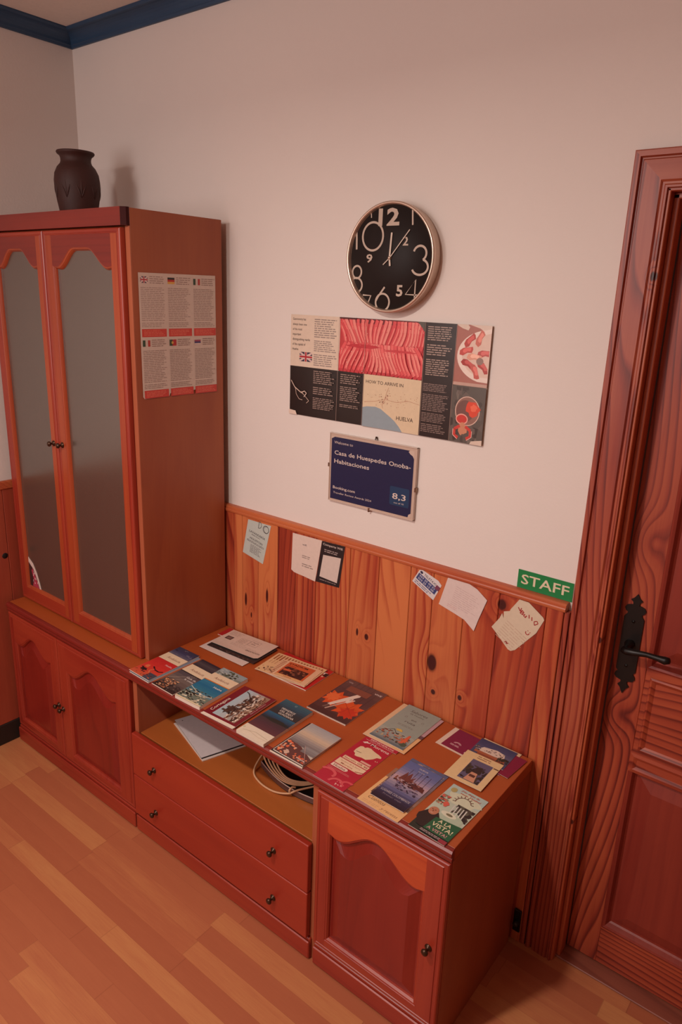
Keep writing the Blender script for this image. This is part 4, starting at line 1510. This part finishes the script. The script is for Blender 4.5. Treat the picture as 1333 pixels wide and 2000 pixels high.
# red hiking map
def morena(s):
    RED = (176, 32, 54)
    s.text('Morena', 34, 196, 11, (226, 200, 190), 60, True, rot=-0.5)
    s.poly([(8, 196), (18, 206), (24, 202), (30, 208), (28, 200), (20, 198), (16, 194)], (226, 200, 190))
    s.poly([(14, 160), (16, 176), (22, 180), (30, 178), (34, 184), (44, 186), (56, 182), (64, 180), (76, 178), (88, 174), (90, 168), (80, 164), (76, 154), (70, 146), (62, 138), (48, 138), (36, 134), (28, 134), (24, 142), (16, 146)], (222, 198, 160))
    s.stroke([(20, 152), (36, 154)], 1.8, (96, 60, 50))
    s.scatter(84, 144, 94, 152, [(222, 198, 160)], 4, 2, 2, 3)
    s.rect(56, 122, 88, 129, (218, 170, 150))
    s.rect(9, 106, 91, 119, (226, 196, 162))
    s.text('Sección GR 48', 12, 109, 7, (150, 50, 50), 76, True)
    s.poly([(5, 78), (84, 78), (92, 84), (92, 103), (5, 103)], (226, 196, 162))
    s.text('Sendero de la Sierra', 14, 93, 5.5, (170, 100, 80), 64)
    s.text('Morena', 22, 83, 6, (170, 90, 74), 38, True)
    s.stroke([(72, 80), (92, 88)], 2.5, (150, 60, 50))
    s.poly([(5, 62), (50, 62), (55, 65), (57, 69), (55, 73), (50, 75), (5, 75)], (226, 200, 180))
    s.text('Huelva', 12, 64.5, 8, (110, 40, 44), 38, True)
    s.rect(3, 56, 72, 56.8, (226, 150, 140))
    s.rect(3, 52, 74, 52.8, (226, 150, 140))
    s.ring(20, 34, 26, 18, 8, (208, 84, 90), a0=-30, a1=160)
    s.ring(62, 6, 24, 26, 7, (208, 84, 90), a0=10, a1=170)
    s.ring(92, 26, 20, 14, 7, (204, 76, 84), a0=60, a1=250)
    s.scatter(60, 6, 84, 22, [(232, 180, 170)], 8, 3, 2, 4)
    return s


s = Sheet(98, 222, (176, 32, 54), .8)
morena(s)
s.build('hiking_leaflet', on_top(1.5775, -.4635, 0, -1.3), 'bright red hiking leaflet with a cream map of Spain', 'leaflet')
s = Sheet(100, 190, (176, 32, 54), .7)
s.text('SENDEROS', 10, 4, 6, (226, 200, 190), 78, True)
s.lines(8, 14, 92, 22, 1, (226, 196, 186), 17, .7)
s.build('hiking_leaflet', on_top(1.591, -.2520, 1.3, -2.0), 'red leaflet mostly hidden, its lower edge showing under the illustrated guide', 'leaflet')

# three sheets: cream, sky, ships
s = Sheet(122, 160, (226, 176, 122), .6)
s.text('Cuentos', 14, 22, 12, (96, 60, 46), 50, False, shear=.3)
s.text('y recetas', 64, 8, 9, (140, 96, 70), 48, False, shear=.3)
s.lines(10, 4, 60, 14, 2, (200, 150, 110), 18, .3)
s.rect(0, 116, 122, 160, (150, 110, 90))
s.build('flyer', on_top(1.7150, -.4600, 0, -2.5), 'cream flyer with script lettering, bottom sheet under the ship brochure', 'flyer')
s = Sheet(112, 180, (120, 110, 120), .7)
s.grad(0, 0, 112, 180, [(90, 66, 60), (150, 116, 104), (120, 100, 96), (110, 96, 104), (130, 112, 120), (96, 96, 120), (90, 96, 124)], 14)
s.scatter(4, 150, 108, 176, [(160, 140, 140), (110, 100, 116), (140, 122, 130)], 24, 14, 4, 19)
s.scatter(0, 30, 20, 110, [(120, 70, 60), (90, 50, 46), (190, 160, 140)], 24, 10, 3, 20)
s.build('flyer', on_top(1.7260, -.4190, 1.0, -2.5), 'cloudy sky flyer showing behind the ship brochure', 'flyer')
s = Sheet(100, 176, (36, 34, 56), 1.4)
s.grad(0, 0, 100, 176, [(30, 26, 44), (46, 44, 70), (92, 92, 130), (150, 138, 156), (190, 156, 160), (140, 130, 160), (100, 108, 152), (92, 104, 150)], 18)
s.scatter(8, 84, 94, 110, [(84, 44, 44), (110, 58, 52), (60, 32, 36), (140, 84, 70)], 60, 9, 5, 21)
s.poly([(18, 104), (24, 134), (30, 118), (36, 136), (44, 112), (52, 126), (50, 100), (20, 98)], (112, 58, 52))
s.poly([(60, 92), (96, 86), (92, 102), (74, 100)], (92, 46, 44))
for x in (30, 46, 58, 70, 84):
    s.stroke([(x, 100), (x - 2, 150)], .9, (80, 50, 56))
s.disc(70, 150, 3, 2.5, (56, 44, 66))
s.scatter(20, 60, 90, 88, [(66, 54, 76), (120, 104, 130), (56, 46, 66)], 40, 6, 5, 22)
s.text('LUGARES COLOMBINOS', 8, 33, 8, (200, 190, 196), 84, False)
s.text('Primer viaje', 22, 22, 5, (140, 130, 144), 54)
s.text('HUELVA', 38, 160, 6, (216, 206, 210), 26)
s.text('La Luz', 42, 150, 5, (206, 196, 204), 18)
s.build('ship_brochure', on_top(1.7320, -.4300, 2.0, -1.4), 'dark blue ship brochure with red sailing ships on calm water, topmost of its pile', 'brochure',
        curl=lambda x, y: 2.0 * (1 - min(1, y * 3)) ** 2, cuts=6)

# A LA VISTA leaflet
s = Sheet(99, 198, (186, 196, 176), 1.2)
s.rect(0, 0, 99, 60, (40, 46, 38))
s.rect(0, 150, 99, 198, (176, 196, 186))
s.blob(52, 160, 40, 26, (206, 208, 180), 23)
s.scatter(50, 90, 97, 140, [(52, 44, 42), (76, 70, 60), (96, 92, 76), (40, 36, 36)], 50, 12, 10, 24)
s.poly([(26, 60), (40, 96), (62, 110), (92, 92), (92, 60)], (176, 190, 166))
for x in (46, 54, 62, 70, 78):
    s.stroke([(x, 132), (x + 3, 98)], 3, (206, 206, 196))
s.disc(52, 92, 20, 9, (216, 214, 190))
s.disc(54, 92, 9, 4, (120, 112, 84))
s.disc(14, 178, 8, 9, (176, 160, 104))
s.ring(56, 150, 20, 20, 2, (110, 74, 62), a0=20, a1=200)
for k in range(9):
    a = math.radians(20 + k * 22)
    s.stroke([(56 + 20 * math.cos(a), 150 + 20 * math.sin(a)), (56 + 26 * math.cos(a), 150 + 26 * math.sin(a))], 2, (110, 74, 62))
s.text('¡No dejes de', 30, 186, 6, (190, 84, 70), 50, True)
s.text('venir, Huelva!', 32, 176, 6, (190, 84, 70), 56, True)
s.scatter(2, 110, 24, 150, [(200, 96, 84), (60, 66, 50), (150, 130, 100), (190, 180, 150)], 34, 7, 6, 25)
s.blob(28, 120, 7, 9, (210, 96, 80), 26)
# little painted face with dark hair
s.blob(20, 52, 22, 34, (42, 32, 30), 27)
s.disc(18, 80, 12, 15, (186, 122, 92))
s.disc(13, 84, 1.6, 1.2, (40, 26, 24)); s.disc(21, 84, 1.6, 1.2, (40, 26, 24))
s.poly([(16, 82), (18, 82), (19, 77), (15, 77)], (128, 74, 56))
s.poly([(12, 73), (22, 73), (19, 70), (15, 70)], (196, 150, 130))
s.poly([(30, 16), (99, 16), (99, 74), (70, 70), (34, 66)], (34, 92, 60))
s.text('A LA', 46, 54, 11, (232, 214, 176), 34, True, rot=0)
s.text('VISTA!', 38, 37, 13, (232, 214, 176), 54, True, rot=0)
s.text('A VISTA!', 36, 21, 9.5, (214, 150, 150), 52, True, rot=0)
s.rect(26, 4, 99, 14, (60, 40, 44))
s.lines(28, 5, 96, 13, 2, (190, 180, 170), 28, .4)
s.rect(80, 0, 99, 12, (150, 50, 62))
s.build('attractions_leaflet', on_top(1.8600, -.4555, 0, -2.5), 'green leaflet with a waterfall and a smiling face at the right end of the worktop', 'leaflet',
        curl=lambda x, y: .5 + 14 * max(0, .25 - y) ** 2, cuts=9)

# autumn leaf magazine
s = Sheet(144, 212, (92, 60, 60), 2.6)
s.grad(0, 0, 144, 212, [(70, 44, 44), (96, 66, 64), (84, 58, 60), (100, 72, 70)], 8)
for i in range(7):
    s.rect(2 + i * 20, 60, 3.2 + i * 20, 212, (66, 46, 48))
LO, LR = (214, 84, 40), (196, 56, 36)
def leafp(cx, cy, r0, a0, n=9):
    pts = []
    for i in range(n * 2):
        a = math.radians(a0 + 360 * i / (n * 2))
        rr_ = r0 * (1.0 if i % 2 == 0 else .62)
        pts.append((cx + rr_ * math.cos(a), cy + rr_ * math.sin(a)))
    return pts
s.poly([(max(1, min(143, x)), max(1, y)) for x, y in leafp(34, 92, 46, 10)], LO)
s.poly([(max(1, min(143, x)), max(1, y)) for x, y in leafp(100, 70, 52, 30)], LO)
s.poly([(max(1, min(143, x)), max(1, y)) for x, y in leafp(112, 52, 34, 8)], LR)
s.poly([(max(1, min(143, x)), max(1, y)) for x, y in leafp(24, 96, 28, 30)], (226, 110, 60))
for a in (20, 80, 140, 200, 260, 320):
    s.stroke([(100, 70), (100 + 44 * math.cos(math.radians(a)), 70 + 44 * math.sin(math.radians(a)))], 1.3, (160, 56, 34))
KN = (226, 206, 190)
s.poly([(34, 56), (44, 50), (66, 92), (90, 144), (88, 158), (76, 152), (54, 104)], KN)
s.poly([(30, 34), (36, 32), (46, 52), (40, 56)], (120, 92, 84))
s.stroke([(44, 30), (74, 96)], 5, (196, 164, 146))
s.poly([(70, 92), (80, 92), (92, 118), (88, 120), (82, 104), (84, 122), (80, 122), (77, 106), (76, 120), (72, 118)], KN)
s.text('VIVE', 112, 186, 8, (232, 216, 208), 26, True)
s.text('VIVE', 10, 192, 6, (200, 180, 176), 16, True)
s.rect(30, 150, 110, 180, (130, 76, 62))
s.stroke([(0, 1), (144, 1)], 2, (206, 190, 176))
s.build('magazine', on_top(1.3640, -.2420, 0, 0.5), 'autumn magazine with orange leaves, a knife and a fork against the panelling', 'magazine')

# illustrated guide on top of cream and lilac sheets
s = Sheet(139, 205, (222, 184, 144), .8)
s.rect(96, 0, 139, 205, (226, 178, 126))
s.rect(112, 100, 139, 205, (186, 150, 156))
s.rect(104, 84, 139, 100, (104, 76, 84))
s.build('flyer', on_top(1.5690, -.2400, 2.3, -.7), 'cream and lilac flyer showing along the edge of the illustrated guide', 'flyer')
s = Sheet(112, 200, (150, 160, 150), 1.2)
s.grad(0, 0, 112, 60, [(120, 130, 130), (140, 150, 148), (160, 166, 156)], 4)
s.text('Sabores', 24, 170, 11, (74, 66, 62), 56, False, shear=.25)
s.text('de Huelva', 30, 158, 7, (96, 86, 80), 46, False)
s.text('en', 50, 132, 9, (80, 70, 66), 16, False, shear=.3)
s.text('ruta', 40, 114, 10, (80, 70, 66), 34, False, shear=.2)
s.ring(30, 140, 4, 4, .8, (110, 100, 94)); s.ring(86, 140, 4, 4, .8, (110, 100, 94))
s.lines(30, 92, 86, 102, 2, (120, 110, 104), 29, .25)
s.scatter(8, 14, 104, 56, [(196, 110, 76), (110, 84, 70), (70, 60, 56), (176, 160, 130), (140, 70, 54)], 60, 8, 4, 30)
s.blob(54, 70, 12, 5, (214, 176, 84), 31)
s.poly([(84, 20), (90, 66), (96, 66), (100, 24)], (214, 100, 66))
s.blob(100, 18, 10, 10, (76, 90, 72), 32)
s.stroke([(14, 44), (40, 66), (56, 50)], 1.4, (60, 50, 48))
s.rect(0, 0, 112, 8, (96, 110, 116))
s.build('food_guide', on_top(1.5850, -.2310, 3.4, -.7), 'grey-green illustrated food guide with a lighthouse, topmost of its pile by the panelling', 'brochure',
        curl=lambda x, y: .6 * math.sin(x * 3), cuts=5)

# maroon leaflets and photo brochures at the back right
s = Sheet(200, 100, (128, 30, 66), .7)
s.rect(0, 0, 14, 100, (222, 200, 180))
s.rect(0, 0, 104, 6, (222, 200, 180))
s.ring(48, 34, 12, 10, 1.6, (226, 190, 190), a0=10, a1=170)
s.ring(48, 34, 8, 7, 1.4, (226, 190, 190), a0=10, a1=170)
s.lines(32, 22, 62, 30, 2, (226, 190, 190), 33, .4)
s.rect(82, 14, 88, 20, (226, 190, 190))
s.build('culture_leaflet', on_top(1.7420, -.1370, 0, -4), 'wide maroon leaflet with white border behind the monument card', 'leaflet')
s = Sheet(112, 104, (224, 196, 154), .6)
s.build('flyer', on_top(1.8350, -.1330, .9, -1), 'cream card, only its top corners showing under the building picture card', 'flyer')
s = Sheet(108, 100, (132, 26, 58), .7)
s.rect(20, 0, 60, 1.5, (222, 200, 190))
s.build('culture_leaflet', on_top(1.8560, -.1400, 1.8, -5), 'maroon leaflet edge showing to the right of the building picture card', 'leaflet')
s = Sheet(106, 92, (70, 74, 104), .8)
s.grad(0, 44, 106, 92, [(92, 92, 118), (70, 74, 108), (60, 66, 100)], 5)
s.poly([(14, 44), (24, 58), (60, 66), (84, 60), (90, 40), (60, 36), (20, 34)], (222, 204, 186))
s.scatter(26, 42, 84, 60, [(80, 60, 60), (190, 170, 160), (120, 96, 90)], 26, 3.5, 3, 34)
s.rect(8, 26, 96, 36, (170, 96, 64))
s.rect(20, 14, 98, 26, (140, 74, 52))
s.scatter(74, 20, 104, 46, [(44, 44, 34), (66, 60, 44), (36, 34, 30)], 26, 7, 5, 35)
s.scatter(2, 36, 20, 56, [(150, 130, 120), (70, 60, 60)], 10, 5, 4, 36)
s.build('building_card', on_top(1.8340, -.1290, 2.8, .5), 'picture card of a white building under blue sky at the back right corner', 'card')
s = Sheet(105, 132, (226, 196, 146), .9)
s.lines(36, 112, 84, 128, 2, (150, 110, 84), 37, .4)
s.rect(30, 14, 88, 106, (96, 90, 116))
s.scatter(31, 15, 87, 84, [(50, 46, 40), (66, 60, 50), (40, 38, 36)], 50, 9, 9, 38)
s.poly([(46, 16), (52, 54), (68, 54), (76, 16)], (206, 150, 120))
s.rect(52, 34, 68, 44, (90, 56, 46))
s.poly([(50, 54), (56, 66), (54, 78), (66, 82), (74, 70), (70, 54)], (54, 44, 42))
s.stroke([(66, 70), (76, 84)], 3, (54, 44, 42))
s.rect(90, 100, 104, 104, (96, 56, 44))
s.build('monument_card', on_top(1.8310, -.2440, 3.8, .8), 'cream card with a picture of a statue on a pedestal, on the maroon leaflets', 'card')

# flyers in the back left corner
s = Sheet(150, 60, (176, 40, 42), 2.0)
s.build('magazine', on_top(.822, -.100, 0, 3), 'red magazine edge showing in the corner beside the display cabinet', 'magazine')
s = Sheet(206, 118, (214, 196, 186), .6)
s.lines(6, 60, 40, 100, 5, GREY, 39, .3)
s.build('flyer', on_top(.8460, -.2060, 2.4, 1), 'white sheet sticking out below the black magazine in the back left corner', 'flyer')
s = Sheet(212, 122, (44, 36, 36), 2.0, page=(60, 50, 48))
s.scatter(10, 2, 190, 12, [(110, 90, 84), (60, 48, 46)], 20, 8, 3, 40)
s.build('magazine', on_top(.8590, -.1830, 3.2, 3.6), 'black magazine lying under the big white flyer in the back left corner', 'magazine')
s = Sheet(206, 118, (214, 190, 174), .8, outline=[(0, 6), (6, 0), (196, 0), (206, 10), (206, 118), (0, 118)])
s.rect(16, 52, 44, 74, (60, 44, 42)); s.rect(20, 56, 40, 70, (130, 100, 92))
s.stroke([(70, 52), (110, 52), (110, 88), (70, 88), (70, 52)], .9, (120, 92, 84))
s.stroke([(112, 62), (150, 62), (150, 98), (112, 98), (112, 62)], .9, (120, 92, 84))
s.lines(74, 56, 106, 84, 4, (150, 120, 110), 41, .3)
s.text('TALLER', 118, 84, 6, (96, 72, 68), 26, True)
s.text('2024', 120, 72, 6, (96, 72, 68), 18, True)
s.lines(60, 30, 190, 46, 3, (170, 140, 128), 42, .2)
s.lines(10, 84, 60, 112, 4, (170, 140, 128), 43, .25)
s.text('ASOCIACIONES', 196, 34, 8, (80, 60, 56), 62, True, rot=180)
s.build('event_flyer', on_top(.8560, -.1640, 5.5, 4.1), 'big white event flyer with outlined boxes on the black magazine', 'flyer',
        curl=lambda x, y: .8 + 2.0 * max(0, x - .7) * 2 + 2 * (1 - min(1, y * 4)) ** 2, cuts=8)

# newspapers beside them
s = Sheet(204, 144, (186, 36, 34), 3)
s.scatter(110, 70, 196, 136, [(230, 190, 160), (240, 160, 70), (60, 30, 30), (210, 60, 44)], 46, 9, 6, 44)
s.rect(150, 110, 196, 122, (232, 206, 190))
s.rect(190, 100, 204, 120, (44, 26, 28))
s.build('magazine', on_top(1.0980, -.1810, 0, 1.5), 'bright red magazine at the bottom of the newspaper pile', 'magazine')
s = Sheet(196, 130, (224, 184, 136), 1.2)
for i in range(16):
    s.rect(8 + i * 11.5, 86, 14 + i * 11.5, 122, (156, 92, 60))
    s.rect(10 + i * 11.5, 60, 12 + i * 11.5, 82, (176, 116, 84))
s.scatter(6, 6, 60, 40, [(150, 96, 76), (200, 160, 130), (90, 60, 50)], 20, 5, 4, 45)
s.ring(40, 22, 8, 7, 1, (120, 70, 60)); s.ring(54, 22, 8, 7, 1, (120, 70, 60))
s.build('newspaper', on_top(1.0960, -.1900, 3.2, 6), 'yellowed newspaper, left sheet of the pile with large letters', 'newspaper',
        curl=lambda x, y: 1.0 + .8 * math.sin(x * 8), cuts=8)
s = Sheet(150, 104, (222, 180, 140), 1.0)
s.lines(6, 6, 140, 98, 10, (170, 110, 84), 46, .4)
s.build('newspaper', on_top(1.1440, -.1860, 5.6, 12), 'tilted newspaper sheet under the stadium poster flyer', 'newspaper')
s = Sheet(128, 108, (226, 184, 146), .8)
s.rect(8, 8, 108, 100, (206, 96, 54))
s.rect(14, 20, 100, 70, (70, 40, 34))
s.scatter(14, 20, 100, 70, [(40, 26, 26), (110, 60, 44), (150, 90, 64), (56, 34, 32)], 50, 8, 6, 47)
s.text('STADIUM', 14, 84, 9, (70, 36, 30), 70, True)
s.text('verano', 16, 74, 5, (120, 50, 38), 30, True)
s.rect(16, 44, 44, 54, (214, 100, 62))
s.rect(10, 8, 108, 18, (224, 176, 120))
s.text('Huelva', 40, 10, 5, (150, 60, 50), 30, True)
s.build('event_flyer', on_top(1.1620, -.1840, 7.0, 8), 'orange stadium event flyer, topmost of the newspaper pile', 'flyer',
        curl=lambda x, y: .6 * math.sin(x * 5) + .6, cuts=5)

# ------------------------------------------------------------------ inside the open compartment
SZ = .3846
def on_shelf(x, y, z, rot):
    return Matrix.Translation((x, y, SZ + z * .001)) @ Matrix.Rotation(math.radians(rot), 4, 'Z')
s = Sheet(236, 204, (214, 198, 188), 2.6)
s.build('paper_stack', on_shelf(.8640, -.3390, 0, -17.5), 'stack of white papers under the writing pad in the open compartment', 'paper stack')
s = Sheet(240, 204, (206, 196, 196), 1.6, page=(60, 52, 52))
s.disc(16, 22, 2.4, 2.4, (90, 80, 84))
s.rect(236, 0, 240, 204, (44, 36, 36))
s.build('writing_pad', on_shelf(.8540, -.3280, 3.2, -19), 'white writing pad lying askew in the open compartment above the drawers', 'pad')
# device: slim black box with curved silver front
dev = empty('set_top_box', (1.40, -.2, SZ), 'slim black device with a curved silver front edge in the open compartment', 'electronic device')
def dev_outline(inset=0.0):
    pts = []
    for i in range(15):
        t = i / 14
        x = 1.245 + inset + (1.560 - 1.245 - 2 * inset) * t
        y = -.300 - .040 * math.sin(PI * min(1, t * .9 + .1)) - .010 * t + inset
        pts.append((x, y))
    pts += [(1.560 - inset, -.070), (1.245 + inset, -.070)]
    return pts
b = MB()
o1 = dev_outline(.002)
n = len(o1)
b.add([(x, y, SZ + .001) for x, y in o1] + [(x, y, SZ + .024) for x, y in o1], [tuple(range(n - 1, -1, -1)), tuple(range(n, 2 * n))] + [(i, (i + 1) % n, n + (i + 1) % n, n + i) for i in range(n)], m_black)
b.box(1.262, -.280, SZ + .024, 1.548, -.075, SZ + .029, m_black, .002)
b.build('housing', dev)
b = MB()
o1 = dev_outline(0.0)[:15]
for (p, q) in zip(o1[:-1], o1[1:]):
    b.quad((p[0], p[1], SZ + .005), (q[0], q[1], SZ + .005), (q[0], q[1], SZ + .021), (p[0], p[1], SZ + .021), flat(120, 96, 92, .25, .6, .6), True)
    b.quad((p[0], p[1], SZ + .021), (q[0], q[1], SZ + .021), (q[0], q[1] + .003, SZ + .0235), (p[0], p[1] + .003, SZ + .0235), flat(220, 200, 190, .2, .6, .7), True)
b.build('front_band', dev, 'silver front band')
# cream cable coil hanging over its front corner
m_cable = flat(206, 160, 122, .45, .4, 0, 'cream_cable')
b = MB()
def ccurve(pts, n=40):
    """closed/open Catmull-Rom"""
    out = []
    P = [Vector(p) for p in pts]
    for i in range(len(P) - 1):
        p0 = P[max(i - 1, 0)]; p1 = P[i]; p2 = P[i + 1]; p3 = P[min(i + 2, len(P) - 1)]
        for k in range(8):
            t = k / 8
            out.append(0.5 * ((2 * p1) + (-p0 + p2) * t + (2 * p0 - 5 * p1 + 4 * p2 - p3) * t * t + (-p0 + 3 * p1 - 3 * p2 + p3) * t ** 3))
    out.append(P[-1])
    return out
for k in range(4):
    o_ = k * .0062
    b.tube(ccurve([(1.430, -.150, .470), (1.330, -.160 + o_ * .3, .500 - o_ * .3), (1.262 + o_, -.215, .505 - o_ * .4), (1.243 + o_ * 1.4, -.270, .480 - o_ * .2), (1.262 + o_ * 1.6, -.318 + o_, .448 - o_ * .2), (1.320 + o_, -.340 + o_ * .8, .424 + o_ * .2), (1.385, -.338 + o_ * .6, .414 + o_ * .3), (1.440, -.300 + o_ * .4, .418 + o_ * .2), (1.500, -.230, .450)]), .0027, m_cable, 8)
b.tube(ccurve([(1.310, -.140, .470), (1.254, -.200, .455), (1.236, -.280, .425), (1.242, -.338, .3905), (1.290, -.366, .3885), (1.350, -.370, .389), (1.398, -.358, .398), (1.425, -.343, .4150), (1.470, -.290, .4260), (1.540, -.200, .4480)]), .0029, m_cable, 8)
b.tube(ccurve([(1.408, -.352, .402), (1.404, -.358, .410), (1.408, -.350, .420), (1.414, -.342, .418)]), .0030, m_cable, 8)
tag(b.build('cable_coil'), 'coil of cream cable draped over the black device in the open compartment', 'cable')

# picture card tucked behind the left glass door rim
b = MB()
card = []
b2 = [(.076, .672), (.080, .790), (.105, .776), (.135, .735), (.158, .672)]
b.prism([(x, z) for x, z in [(.076, .672), (.158, .672), (.150, .700), (.135, .738), (.112, .772), (.080, .792)]], -.3838, -.3834, flat(214, 196, 186, .4))
b.prism([(x, z) for x, z in [(.079, .676), (.146, .676), (.132, .712), (.112, .748), (.082, .770)]], -.3843, -.3839, flat(60, 36, 36, .4))
b.prism([(x, z) for x, z in [(.100, .678), (.146, .676), (.128, .715), (.108, .752), (.098, .740), (.110, .706)]], -.3847, -.3844, flat(170, 60, 80, .4))
r = random.Random(8)
for i in range(12):
    x = .104 + r.random() * .03; z = .684 + r.random() * .05
    b.prism([(x, z), (x + .005, z + .002), (x + .002, z + .010)], -.3850, -.3848, flat(226, 190, 190, .4))
tag(b.build('picture_card'), 'small dark and pink picture card stuck at the bottom of the left glass door', 'card')

# black socket adaptor low beside the door casing
sock = empty('wall_socket', (1.99, -.022, .08), 'black wall socket low on the panelling in the corner behind the base cabinet', 'socket')
b = MB(); b.box(1.9835, -.030, .040, 2.0050, -.0222, .115, m_black, .002); b.build('plate', sock)
b = MB(); b.lathe([(.008, 0), (.008, .012), (.006, .015), (0, .015)], (1.9945, -.030, .075), (0, -1, 0), m_black, 16)
b.build('plug', sock)

# repeats share a group phrase
GROUPS = {'travel_brochure': 'travel brochures at the left end of the worktop', 'town_brochure': 'stacked town brochures',
          'beach_brochure': 'beach brochures on the worktop', 'hiking_leaflet': 'red hiking leaflets', 'culture_leaflet': 'maroon leaflets in the back right corner',
          'newspaper': 'newspapers in the pile by the panelling', 'base_cabinet': 'base cabinets under the worktop',
          'magazine': 'magazines on the worktop', 'flyer': 'loose flyers on the worktop', 'event_flyer': 'event flyers against the panelling'}
for o in bpy.data.objects:
    k = o.name.split('.')[0]
    if o.parent is None and k in GROUPS:
        o['group'] = GROUPS[k]
